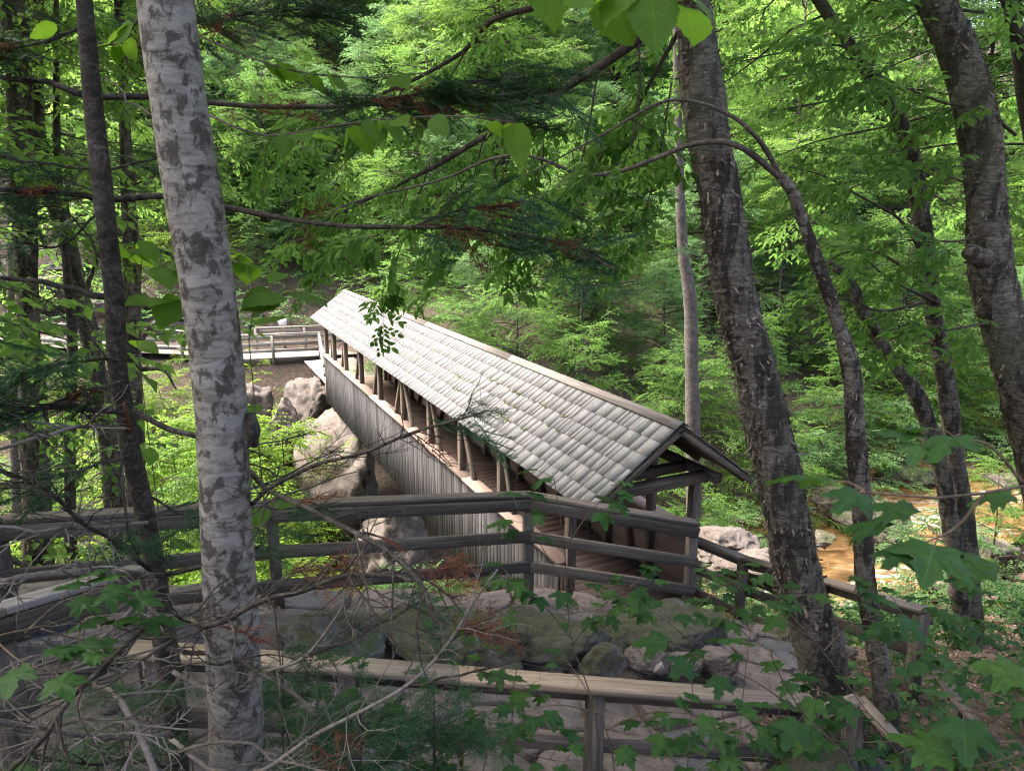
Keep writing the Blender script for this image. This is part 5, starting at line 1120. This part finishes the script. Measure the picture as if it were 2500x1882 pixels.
NB(fir, [(330, 1200, 2.35), (420, 1240, 2.4), (480, 1270, 2.4), (560, 1290, 2.5), (700, 1270, 2.6)], .005, .002, M_FIR, twigs=6, green=((.2, 1, 14),))
# bare branches
dk_ = M_FIR; pl = M_TWIGL
for pts, r0, r1, mt, n in (
    ([(300, 1012, 2.25), (230, 1000, 2.2), (120, 996, 2.1), (-40, 990, 2.0)], .009, .006, dk_, 8), ([(325, 1005, 2.3), (420, 1045, 2.2), (480, 1062, 2.15), (560, 1090, 2.3), (611, 1145, 2.2), (700, 1222, 1.9), (768, 1252, 1.8), (938, 1340, 1.7), (1023, 1424, 1.65), (1062, 1540, 1.6)], .010, .006, dk_, 14),
    ([(616, 1229, 2.1), (666, 1186, 2.0), (774, 1137, 1.9), (897, 1103, 1.85), (990, 1063, 1.8), (1050, 1042, 1.75), (1190, 1005, 1.7)], .007, .003, dk_, 14), ([(10, 1895, 1.6), (115, 1790, 1.6), (175, 1700, 1.65), (240, 1640, 1.75), (320, 1560, 1.95), (372, 1520, 2.25)][::-1], .009, .006, dk_, 10),
    ([(425, 1560, 2.25), (300, 1640, 1.9), (222, 1680, 1.75), (258, 1695, 1.7), (285, 1722, 1.65), (330, 1785, 1.6), (385, 1895, 1.55)], .004, .008, pl, 8), ([(425, 1790, 2.2), (395, 1797, 2.1), (330, 1795, 2.0), (220, 1790, 1.9), (100, 1780, 1.8), (-30, 1752, 1.7)], .008, .006, pl, 10),
    ([(374, 1408, 2.35), (300, 1400, 2.2), (220, 1398, 2.1), (70, 1408, 2.0), (-40, 1435, 1.9)], .013, .010, pl, 8), ([(380, 1405, 2.35), (420, 1398, 2.4), (497, 1380, 2.4), (560, 1370, 2.5), (640, 1330, 2.6)], .011, .005, dk_, 6),
    ([(380, 1422, 2.3), (340, 1465, 2.1), (300, 1510, 2.0), (235, 1565, 1.9), (156, 1605, 1.8), (40, 1650, 1.7)], .008, .004, pl, 12), ([(372, 1385, 2.3), (344, 1369, 2.2), (260, 1310, 2.1), (191, 1258, 2.0), (100, 1190, 1.9), (-20, 1145, 1.8)], .007, .005, dk_, 10),
    ([(305, 1048, 2.3), (250, 1040, 2.2), (190, 1041, 2.1), (90, 1070, 2.0), (-20, 1102, 1.9)], .007, .005, pl, 8), ([(360, 1276, 2.3), (300, 1284, 2.2), (200, 1292, 2.1), (127, 1296, 2.0), (-20, 1284, 1.9)], .007, .005, pl, 10),
    ([(420, 1800, 2.25), (520, 1880, 2.1), (640, 1878, 1.95), (760, 1800, 1.9), (880, 1737, 1.85), (1000, 1668, 1.85), (1090, 1575, 1.85), (1170, 1450, 1.85), (1215, 1390, 1.85)], .008, .003, pl, 18), ([(415, 1650, 2.25), (560, 1680, 2.2), (641, 1643, 2.0), (742, 1602, 1.95), (796, 1542, 1.9), (869, 1425, 1.85)], .008, .003, pl, 12),
    ([(742, 1604, 1.95), (850, 1560, 1.9), (916, 1526, 1.9), (1033, 1473, 1.85)], .005, .003, dk_, 8), ([(405, 1590, 2.25), (520, 1600, 2.2), (635, 1637, 2.0), (700, 1680, 1.95), (777, 1748, 1.9)], .008, .006, dk_, 3),
    ([(392, 1500, 2.28), (480, 1520, 1.85), (560, 1508, 1.75), (600, 1485, 1.75), (663, 1460, 1.75), (727, 1450, 1.75), (822, 1413, 1.75), (869, 1400, 1.75), (964, 1403, 1.75), (1005, 1420, 1.7)], .009, .006, dk_, 14), ([(300, 960, 2.3), (240, 850, 2.25), (160, 780, 2.2), (120, 740, 2.2), (0, 700, 2.1)], .005, .002, dk_, 6),
    ([(310, 1080, 2.3), (290, 1180, 2.2), (310, 1280, 2.15), (345, 1370, 2.2)], .005, .003, dk_, 5), ([(262, 540, 2.35), (230, 530, 2.3), (180, 580, 2.25), (125, 605, 2.2), (60, 590, 2.1)], .005, .003, dk_, 5), ([(228, 230, 2.4), (260, 190, 2.45), (310, 240, 2.35), (372, 285, 2.25)], .003, .002, pl, 4),
    ([(430, 1830, 2.2), (560, 1810, 2.1), (700, 1850, 2.0), (820, 1890, 1.9)], .006, .003, pl, 10), ([(395, 1700, 2.2), (300, 1755, 2.0), (180, 1820, 1.8), (90, 1895, 1.7)], .005, .003, pl, 12), ([(1000, 1668, 1.85), (1150, 1640, 1.85), (1300, 1600, 1.85)], .004, .002, dk_, 8), ([(430, 1870, 2.2), (340, 1850, 2.0), (200, 1860, 1.8), (60, 1840, 1.7)], .005, .003, dk_, 12)):
    NB(fir, pts, r0, r1, mt, 'bare_branch', int(n * 1.7), tw_len=(.06, .28), dead=((.3, .9, 2),) if n > 12 else (), green=((.75, 1.0, 3),) if r1 == .003 and mt is dk_ else ())
for u, v, D in ((700, 1410, 1.8), (780, 1390, 1.8), (1330, 1290, 2.0), (1430, 1400, 2.0), (1240, 1480, 1.9), (1180, 1710, 1.85)):
    pt = [(u - 20, v + 30, D + .05), (u, v, D), (u + 60, v - 15, D - .02)]
for (u, v, D) in ((690, 1415, 1.78), (960, 1400, 1.75), (1090, 1575, 1.85)):
    NB(fir, [(u, v, D), (u + 60, v - 30, D), (u + 150, v - 25, D)], .0025, .0015, M_FIR, 'bare_branch', 4, dead=((.1, 1, 6),))
V, Fs = tube_np([ray(316, 1050, 2.28), ray(310, 1025, 2.24), ray(306, 1000, 2.2), ray(303, 980, 2.19)], [.013, .012, .009, .002], 9, .3); link('broken_stub', mesh_np('broken_stub', V, Fs, M_BREAK), fir)
f = crown_on(P, 74, .72, .99, 30, 1.3, 7, FT, k=(.8, 1.2), el=-.05); link('upper_branches', f.twig_mesh('upper_branches', M_FIR), fir, kind='stuff'); link('crown', f.leaf_mesh('crown', M_NEEDLE, wr=.13), fir, kind='stuff')

# ------------------------------------------------------------------ broad leaves: maple and hobblebush blades
def blade(outline, mat, name, cup=.12, seed=0):
    """leaf from a right half outline (x along, y half width), folded on its midrib with a rippled edge"""
    g = np.random.default_rng(seed); o = np.array(outline, float); n = len(o); V = []; 
    mid = np.stack([o[:, 0], 0 * o[:, 0], -.10 * o[:, 0] ** 2], -1)
    for s in (1, -1):
        V.append(np.stack([o[:, 0], s * o[:, 1], cup * np.abs(o[:, 1]) - .12 * o[:, 0] ** 2 - .35 * o[:, 1] ** 2 + g.normal(0, .012, n)], -1))
    return V, mid
def maple_mesh(mat, seed):
    g = np.random.default_rng(seed)
    # full outline by angle, base at origin, tip along +x; five toothed lobes
    tips = [(0, 1.0), (.62, .86), (1.35, .58)]; pts = []
    ctrl = [(-.05, .10), (.30, -.30 - .1), (.18, -.47), (.46, -.42), (.50, -.60), (.62, -.48), (.78, -.62), (.80, -.42), (.66, -.26), (.60, -.17), (.78, -.20), (.84, -.30), (.92, -.17), (1.06, -.14), (1.22, 0)]
    half = [(0, .03), (-.06, .20), (-.02, .40), (.10, .33), (.22, .40), (.34, .62), (.42, .50), (.58, .66), (.60, .46), (.56, .27), (.62, .17), (.78, .24), (.84, .15), (.98, .12), (1.1, 0)]
    half = np.array(half) * (1 + g.normal(0, .03, (len(half), 2))); half[-1, 1] = 0
    up = half; lo = half[::-1][1:] * [1, -1]; out = np.vstack([up, lo]) * .9
    c = np.array([[.28, 0.]]); r = np.hypot(out[:, 0] - .28, out[:, 1])
    mid = c + (out - c) * .5
    tw_ = g.normal(0, .3)
    def z(p): return -.22 * (p[:, 0]) ** 2 + .16 * np.abs(p[:, 1]) - .55 * p[:, 1] ** 2 + g.normal(0, .02, len(p)) + tw_ * p[:, 0] * p[:, 1]
    V = np.vstack([np.c_[out, z(out)], np.c_[mid, z(mid) + .015], np.c_[c, [[0]]]]); n = len(out); k = np.arange(n); k2 = (k + 1) % n
    return mesh_np('leaf', V, [np.stack([k, k2, n + k2, n + k], -1), np.stack([n + k, n + k2, np.full(n, 2 * n)], -1)], mat, True)
def ovate_mesh(mat, seed, w=.36, heart=.05):
    g = np.random.default_rng(seed); t = np.linspace(0, 1, 13); hw = w * np.sin(np.pi * t ** .72) ** .85 * (1 + .05 * np.where(np.arange(13) % 2, 1, -1)); hw[0] = 0.02; hw[-1] = 0
    x = t.copy(); x[1:3] -= heart
    rows = []
    for s in (-1, -.5, 0, .5, 1):
        y = s * hw; rip = .018 * np.sin(t * 40 + abs(s) * 3) * abs(s)
        rows.append(np.stack([x, y, .22 * np.abs(y) - .28 * y ** 2 * 2 - .18 * t ** 2 + rip], -1))
    V = np.concatenate(rows); F_ = []
    for a in range(4):
        for i in range(12): F_.append([a * 13 + i, a * 13 + i + 1, (a + 1) * 13 + i + 1, (a + 1) * 13 + i])
    return mesh_np('leaf', V, [np.array(F_)], mat, True)
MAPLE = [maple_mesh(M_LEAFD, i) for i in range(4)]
M_LEAFH = leaf_mat('hobblebush_leaf', (.045, .11, .014), (.06, .14, .018), (.075, .16, .02), trans=(.24, .44, .03), tfac=.55, grain=True)
OVATE = [ovate_mesh(M_LEAFH, 10 + i) for i in range(3)]
gl = np.random.default_rng(91)
def put_leaf(parent, p, az, size, tilt=.25, meshes=MAPLE, droop=.2, roll=None):
    M = Matrix.Translation(Vector(p)) @ Matrix.Rotation(az, 4, 'Z') @ Matrix.Rotation(droop + gl.normal(0, tilt * .6), 4, 'Y') @ Matrix.Rotation(gl.normal(0, tilt) if roll is None else roll, 4, 'X') @ Matrix.Scale(size, 4)
    return link('leaf', meshes[gl.integers(len(meshes))], parent, None, True, M)
def sapling(label, stems, leaf=.085, per=8, name='maple_sapling', meshes=MAPLE, root=True, r=.0045, pet=.06, cat='sapling', t0=.35, group=None, fan=1.0, droop=.08, tilt=.16):
    """stems: traced lines (u, v, depth); the first one is rooted in the ground below its first point"""
    first = ray(*stems[0][0]); zb = T(first.x, first.y)
    e = empty(name, (first.x, first.y, zb), label, cat, group); G = Geo(); spots = []
    for si, st in enumerate(stems):
        pts = [tuple(ray(*p)) for p in st]
        if si == 0 and root and pts[0][2] > zb: pts = [(pts[0][0] + gl.normal(0, .02), pts[0][1], zb - .05)] + pts
        Q_ = catmull(np.c_[np.array(pts), np.ones(len(pts))], 24)[:, :3]; rr = r if si == 0 else r * .6
        G.add(*tube_np(Q_, np.linspace(rr, rr * .35, 24), 6))
        n = per if not isinstance(per, (list, tuple)) else per[si]
        for k in range(n):
            t = t0 + (1 - t0) * (k // 2 + .5 * 0 + 1) / max(1, (n + 1) // 2); u = min(t * 23, 22.9); j = int(u); p = Q_[j] * (1 - u % 1) + Q_[j + 1] * (u % 1); d = Q_[j + 1] - Q_[j]
            base = math.atan2(d[1], d[0]) if abs(d[2]) < .8 * np.linalg.norm(d) else gl.uniform(0, 6.28)
            az = base + (1 if k % 2 else -1) * gl.uniform(.5, 1.5) * fan; pl_ = pet * gl.uniform(.6, 1.5)
            q = p + np.array([math.cos(az) * pl_, math.sin(az) * pl_, pl_ * gl.uniform(.0, .5)]); G.add(*tube_np(np.array([p, (p + q) / 2 + [0, 0, .006], q]), [.0013, .001, .0009], 4, cap=False)); spots.append((q, az))
    link('stem', G.mesh('stem', M_STEM, True), e)
    for q, az in spots: put_leaf(e, q, az, leaf * gl.uniform(.55, 1.1), tilt, meshes, droop)
    return e
S = sapling
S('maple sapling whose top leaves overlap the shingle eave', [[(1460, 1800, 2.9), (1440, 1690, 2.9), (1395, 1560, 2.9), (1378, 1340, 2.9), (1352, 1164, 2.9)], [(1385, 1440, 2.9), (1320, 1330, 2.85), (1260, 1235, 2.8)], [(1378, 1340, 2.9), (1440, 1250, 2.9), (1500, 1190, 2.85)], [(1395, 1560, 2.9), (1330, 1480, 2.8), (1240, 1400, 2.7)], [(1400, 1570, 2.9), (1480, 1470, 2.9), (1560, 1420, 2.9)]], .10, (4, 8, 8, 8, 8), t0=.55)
S('maple sapling leaning across the tan topped fence rail', [[(1500, 1885, 2.5), (1480, 1780, 2.5), (1430, 1680, 2.5), (1390, 1620, 2.5)], [(1480, 1780, 2.5), (1580, 1740, 2.45), (1700, 1745, 2.4), (1830, 1790, 2.35)], [(1490, 1830, 2.5), (1640, 1850, 2.4), (1760, 1830, 2.3)], [(1460, 1740, 2.5), (1360, 1720, 2.45), (1270, 1740, 2.4)]], .095, (6, 10, 8, 8), t0=.3)
S('dark maple sapling with a single large hanging leaf', [[(2080, 1885, 2.2), (1960, 1740, 2.15), (1900, 1640, 2.1), (1880, 1585, 2.0)], [(1960, 1740, 2.15), (1820, 1650, 2.05), (1700, 1600, 2.0)]], .12, (3, 4), t0=.6)
S('maple sapling under the end of the bent fence', [[(1690, 1700, 3.3), (1680, 1560, 3.3), (1660, 1480, 3.3)], [(1680, 1560, 3.3), (1590, 1490, 3.25), (1500, 1470, 3.2)], [(1680, 1580, 3.3), (1790, 1490, 3.3), (1880, 1450, 3.3)], [(1670, 1520, 3.3), (1750, 1440, 3.3), (1840, 1400, 3.3)]], .10, (6, 9, 9, 8), t0=.3)
S('maple sapling crossing the thick peeling birch', [[(2240, 1885, 2.6), (2120, 1740, 2.6), (2010, 1590, 2.6), (1930, 1500, 2.6)], [(2120, 1740, 2.6), (2030, 1700, 2.5), (1950, 1660, 2.5)], [(2060, 1660, 2.6), (2160, 1600, 2.6), (2250, 1590, 2.6)], [(2010, 1590, 2.6), (2070, 1530, 2.6), (2140, 1500, 2.6)], [(2180, 1810, 2.6), (2070, 1810, 2.5), (1980, 1800, 2.5)]], .105, (6, 6, 8, 6, 6), t0=.35)
S('low maple sapling in front of the slim birch foot', [[(2200, 1885, 3.2), (2180, 1820, 3.2), (2150, 1790, 3.2)], [(2190, 1860, 3.2), (2090, 1850, 3.1), (2010, 1860, 3.1)], [(2190, 1840, 3.2), (2290, 1800, 3.2), (2360, 1760, 3.2)]], .09, (6, 8, 8), t0=.2)
S('leafy maple sapling beside the low dropping rail', [[(2420, 1840, 3.6), (2400, 1700, 3.6), (2380, 1560, 3.6)], [(2400, 1720, 3.6), (2310, 1640, 3.5), (2230, 1590, 3.5)], [(2395, 1660, 3.6), (2460, 1590, 3.6), (2520, 1560, 3.6)], [(2385, 1590, 3.6), (2330, 1510, 3.6), (2280, 1480, 3.6)], [(2410, 1770, 3.6), (2480, 1720, 3.5), (2540, 1710, 3.5)]], .10, (8, 9, 8, 8, 8), t0=.25)
S('tall leafy maple sapling at the brook side of the low rail', [[(2520, 1760, 4.2), (2480, 1600, 4.2), (2450, 1480, 4.2)], [(2480, 1600, 4.2), (2410, 1540, 4.2), (2350, 1530, 4.2)], [(2470, 1560, 4.2), (2520, 1480, 4.2)], [(2455, 1500, 4.2), (2400, 1440, 4.2), (2360, 1420, 4.2)], [(2500, 1680, 4.2), (2420, 1640, 4.2), (2370, 1650, 4.2)]], .10, (8, 9, 8, 8, 8), t0=.25)
S('blurred big leaved maple twig hanging over the brook', [[(2620, 1300, 1.0), (2500, 1180, .95), (2380, 1210, .9), (2240, 1215, .85), (2100, 1200, .85)], [(2500, 1180, .95), (2400, 1080, .95), (2260, 1090, .95)], [(2400, 1210, .9), (2330, 1290, .9), (2230, 1335, .9)], [(2560, 1250, 1.0), (2500, 1330, .95), (2470, 1420, .95)]], .085, (8, 4, 4, 4), t0=.4, root=True, pet=.03)
S('blurred maple leaves low beside the brown leaf litter', [[(2560, 1895, 1.1), (2500, 1800, 1.1), (2420, 1740, 1.1), (2340, 1730, 1.1)], [(2520, 1830, 1.1), (2460, 1850, 1.05), (2380, 1870, 1.05)], [(2500, 1800, 1.1), (2480, 1680, 1.1)]], .085, (6, 4, 4), t0=.3, pet=.03)
S('maple twig with long leaves lying over the left corner post', [[(-60, 1560, 1.55), (60, 1545, 1.6), (180, 1500, 1.65), (290, 1470, 1.7)], [(60, 1545, 1.6), (150, 1470, 1.65), (260, 1440, 1.7)], [(100, 1535, 1.6), (200, 1560, 1.65), (280, 1550, 1.7)], [(-20, 1555, 1.55), (60, 1620, 1.5), (130, 1640, 1.5)]], .10, (8, 6, 6, 4), t0=.25, pet=.04)
S('maple sapling behind the dead fir twigs', [[(1000, 1885, 2.7), (1010, 1780, 2.7), (1000, 1680, 2.7)], [(1010, 1780, 2.7), (920, 1700, 2.65), (830, 1640, 2.6)], [(1005, 1740, 2.7), (1110, 1660, 2.7), (1210, 1620, 2.7)], [(1008, 1820, 2.7), (1120, 1790, 2.6), (1230, 1800, 2.6)]], .085, (6, 8, 8, 8), t0=.35)
S('slim maple sapling beneath the second fence rail', [[(1180, 1885, 2.4), (1190, 1820, 2.4), (1180, 1740, 2.4)], [(1190, 1830, 2.4), (1100, 1850, 2.35), (1010, 1860, 2.3)], [(1190, 1800, 2.4), (1290, 1840, 2.35), (1380, 1860, 2.3)]], .08, (6, 8, 8), t0=.25)
S('low maple sapling leaning over the mossy boulders', [[(1250, 1700, 3.1), (1270, 1600, 3.1), (1290, 1500, 3.1)], [(1270, 1600, 3.1), (1180, 1530, 3.05), (1090, 1500, 3.0)], [(1280, 1560, 3.1), (1380, 1500, 3.1), (1470, 1490, 3.1)]], .09, (6, 8, 8), t0=.3)
S('bushy maple sapling in front of the second fence rail', [[(1760, 1890, 2.8), (1770, 1800, 2.8), (1760, 1720, 2.8)], [(1770, 1810, 2.8), (1680, 1780, 2.75), (1590, 1790, 2.7)], [(1770, 1790, 2.8), (1870, 1760, 2.8), (1950, 1770, 2.8)], [(1765, 1850, 2.8), (1860, 1850, 2.75), (1940, 1870, 2.7)]], .10, (8, 9, 9, 8), t0=.25)
S('maple sapling between the thick birch and the climbing fence', [[(1820, 1640, 4.0), (1830, 1560, 4.0), (1840, 1480, 4.0)], [(1830, 1560, 4.0), (1770, 1500, 4.0), (1700, 1490, 4.0)], [(1835, 1530, 4.0), (1900, 1470, 4.0), (1960, 1450, 4.0)], [(1838, 1500, 4.0), (1800, 1430, 4.0), (1740, 1410, 4.0)]], .10, (8, 9, 9, 8), t0=.3)
S('maple sapling over the right end of the climbing fence', [[(2230, 1660, 4.4), (2225, 1580, 4.4), (2210, 1500, 4.4)], [(2225, 1580, 4.4), (2150, 1540, 4.4), (2090, 1550, 4.4)], [(2220, 1550, 4.4), (2290, 1500, 4.4), (2350, 1500, 4.4)], [(2215, 1520, 4.4), (2170, 1450, 4.4), (2110, 1430, 4.4)]], .10, (8, 9, 9, 8), t0=.3)
for i, (u, D) in enumerate(((2180, 5.0), (2260, 4.6), (2330, 5.2), (2400, 4.8), (2460, 5.6), (2300, 6.2), (2420, 6.6), (2140, 4.3), (2500, 4.6), (2220, 5.6), (2480, 7.4), (2360, 4.2), (2050, 4.1), (2330, 7.6), (2440, 8.4), (1900, 4.0), (2150, 5.4), (2240, 4.2), (2290, 5.0), (2350, 4.7), (2430, 4.3), (2390, 5.7), (2470, 5.1), (2200, 4.8), (2280, 3.8), (2420, 3.8), (2340, 3.5), (2120, 3.9), (2480, 3.5), (2370, 6.6), (2250, 6.9), (2410, 7.3))):
    x = (u - 1250) / F_PX * D; z = T(x, D); e = empty('maple_seedling', (x, D, z), 'knee high maple seedling in the brown leaf litter', 'seedling', 'maple seedlings in the leaf litter'); G = Geo(); h = gl.uniform(.25, .55)
    G.add(*tube_np(np.array([(x, D, z - .04), (x + .01, D, z + h * .5), (x + .02, D + .01, z + h)]), [.004, .003, .002], 5)); sp_ = []
    for k in range(11):
        az = k * 2.3 + gl.uniform(0, .6); hh = h * gl.uniform(.45, 1.0); pl_ = gl.uniform(.05, .13); p = np.array([x + .01, D, z + hh]); q = p + [math.cos(az) * pl_, math.sin(az) * pl_, .03]; G.add(*tube_np(np.array([p, q]), [.0013, .001], 4, cap=False)); sp_.append((q, az))
    link('stem', G.mesh('stem', M_STEM), e)
    for q, az in sp_: put_leaf(e, q, az, gl.uniform(.07, .12))
# hobblebush twigs with broad leaves
S('hobblebush twig with broad leaves against the far railing', [[(605, 800, 2.25), (620, 750, 2.2), (622, 715, 2.15), (660, 690, 2.1), (705, 672, 2.05)], [(622, 715, 2.15), (605, 660, 2.15), (598, 630, 2.15)], [(630, 705, 2.15), (670, 715, 2.1), (700, 722, 2.05)]], .135, (7, 4, 5), 'hobblebush', OVATE, r=.004, pet=.02, cat='shrub', t0=.55, droop=.15, tilt=.3)
S('hobblebush twig with broad leaves between fir and spotted birch', [[(330, 800, 2.75), (340, 740, 2.7), (345, 660, 2.65), (350, 580, 2.6)], [(345, 690, 2.65), (400, 650, 2.6), (440, 640, 2.6)], [(345, 660, 2.65), (310, 610, 2.6)], [(350, 700, 2.65), (390, 730, 2.6), (430, 740, 2.6)]], .15, (8, 6, 4, 6), 'hobblebush', OVATE, r=.004, pet=.02, cat='shrub', t0=.4, droop=.3, tilt=.35)
def hanging(tree, pts, leaf, n, r=.004, t0=.4, droop=.55, name='leafy_branch'):
    Q_ = catmull(np.array([(*ray(*p), 1) for p in pts]), 30)[:, :3]; G = Geo(); G.add(*tube_np(Q_, np.linspace(r, r * .4, 30), 6)); sp_ = []
    for k in range(n):
        u = min((t0 + (1 - t0) * gl.uniform()) * 29, 28.9); j = int(u); p = Q_[j] * (1 - u % 1) + Q_[j + 1] * (u % 1); d = Q_[j + 1] - Q_[j]; az = math.atan2(d[1], d[0]) + (1 if k % 2 else -1) * gl.uniform(.4, 1.2); q = p + np.array([math.cos(az), math.sin(az), -.2]) * .02
        G.add(*tube_np(np.array([p, q]), [.0014, .001], 4, cap=False)); sp_.append((q, az))
    o = link(name, G.mesh(name, M_TWIG, True), tree)
    for q, az in sp_: put_leaf(o, q, az, leaf * gl.uniform(.5, 1.25), .5, OVATE, droop * gl.uniform(.3, 1.3))
hanging(birch, [(440, -250, 2.0), (900, -330, 1.6), (1300, -120, 1.3), (1480, -20, 1.2), (1600, 20, 1.15), (1690, 0, 1.15)], .135, 9, t0=.62, droop=.9)
hanging(birch, [(445, 250, 2.1), (640, 330, 1.9), (800, 310, 1.8), (960, 290, 1.75), (1130, 285, 1.7), (1260, 300, 1.7)], .085, 16, t0=.35, droop=.8)
hanging(birch, [(420, 60, 2.1), (560, 120, 2.0), (700, 170, 1.95), (880, 190, 1.9), (1030, 180, 1.9)], .085, 10, t0=.4, droop=.6)
hanging(birch, [(400, -40, 2.0), (330, 60, 2.3), (270, 110, 2.4), (150, 60, 2.3), (110, 30, 2.2)], .14, 7, t0=.4, droop=.7)
hanging(birch, [(1690, -300, 2.3), (1640, 60, 2.3), (1560, 120, 2.3), (1400, 160, 2.2), (1250, 130, 2.2)], .10, 14, t0=.45, droop=.6) if False else None
ob = link('leafy_branch', mesh_np('leafy_branch', *tube_np(catmull([(*ray(*p), 1) for p in ((1690, -300, 1.3), (1640, -120, 1.2), (1560, -40, 1.15), (1500, -10, 1.15))], 14)[:, :3], np.linspace(.004, .002, 14), 6), M_TWIG, True), birch)
for u, v, D, az, sz, dr in ((1590, -30, 1.13, -1.5, .115, 1.0), (1540, -30, 1.16, -2.3, .10, .7), (1640, -40, 1.15, -.8, .105, .5), (1490, -20, 1.15, -2.7, .085, .6), (1570, -50, 1.2, -1.9, .09, .8)): put_leaf(ob, ray(u, v, D), az, sz, .1, OVATE, dr)
# little firs at the foot of the picture
for i, (u, v, D, lab) in enumerate(((880, 1800, 2.15, 'small fir sapling under the lower fence rail'), (1060, 1800, 2.2, 'small fir sapling beside the slim maple sapling'), (775, 1840, 2.35, 'small fir sapling right of the spotted birch'), (300, 1800, 2.3, 'small fir sapling at the corner post'), (690, 1720, 2.6, 'dusky fir sapling behind the spotted birch'))):
    top = ray(u, v - 140, D); b = ray(u, v + 90, D); z = T(b.x, b.y); e = empty('fir_sapling', (b.x, b.y, z), lab, 'sapling')
    Q_ = np.array([(b.x, b.y, z - .05), tuple(b), tuple(top)]); o = link('stem', mesh_np('stem', *tube_np(Q_, [.007, .005, .002], 6), M_FIR, True), e)
    for k in range(16):
        t = gl.uniform(.0, 1); p = np.array(b) * (1 - t) + np.array(top) * t; az = gl.uniform(0, 6.28); put_spray(o, p, az, gl.normal(.05, .2), 1.5 - .7 * t)
        if k % 2 == 0: put_spray(o, p + np.array([math.cos(az), math.sin(az), 0]) * .12, az + gl.normal(0, .5), gl.normal(-.05, .2), 1.2 - .4 * t)
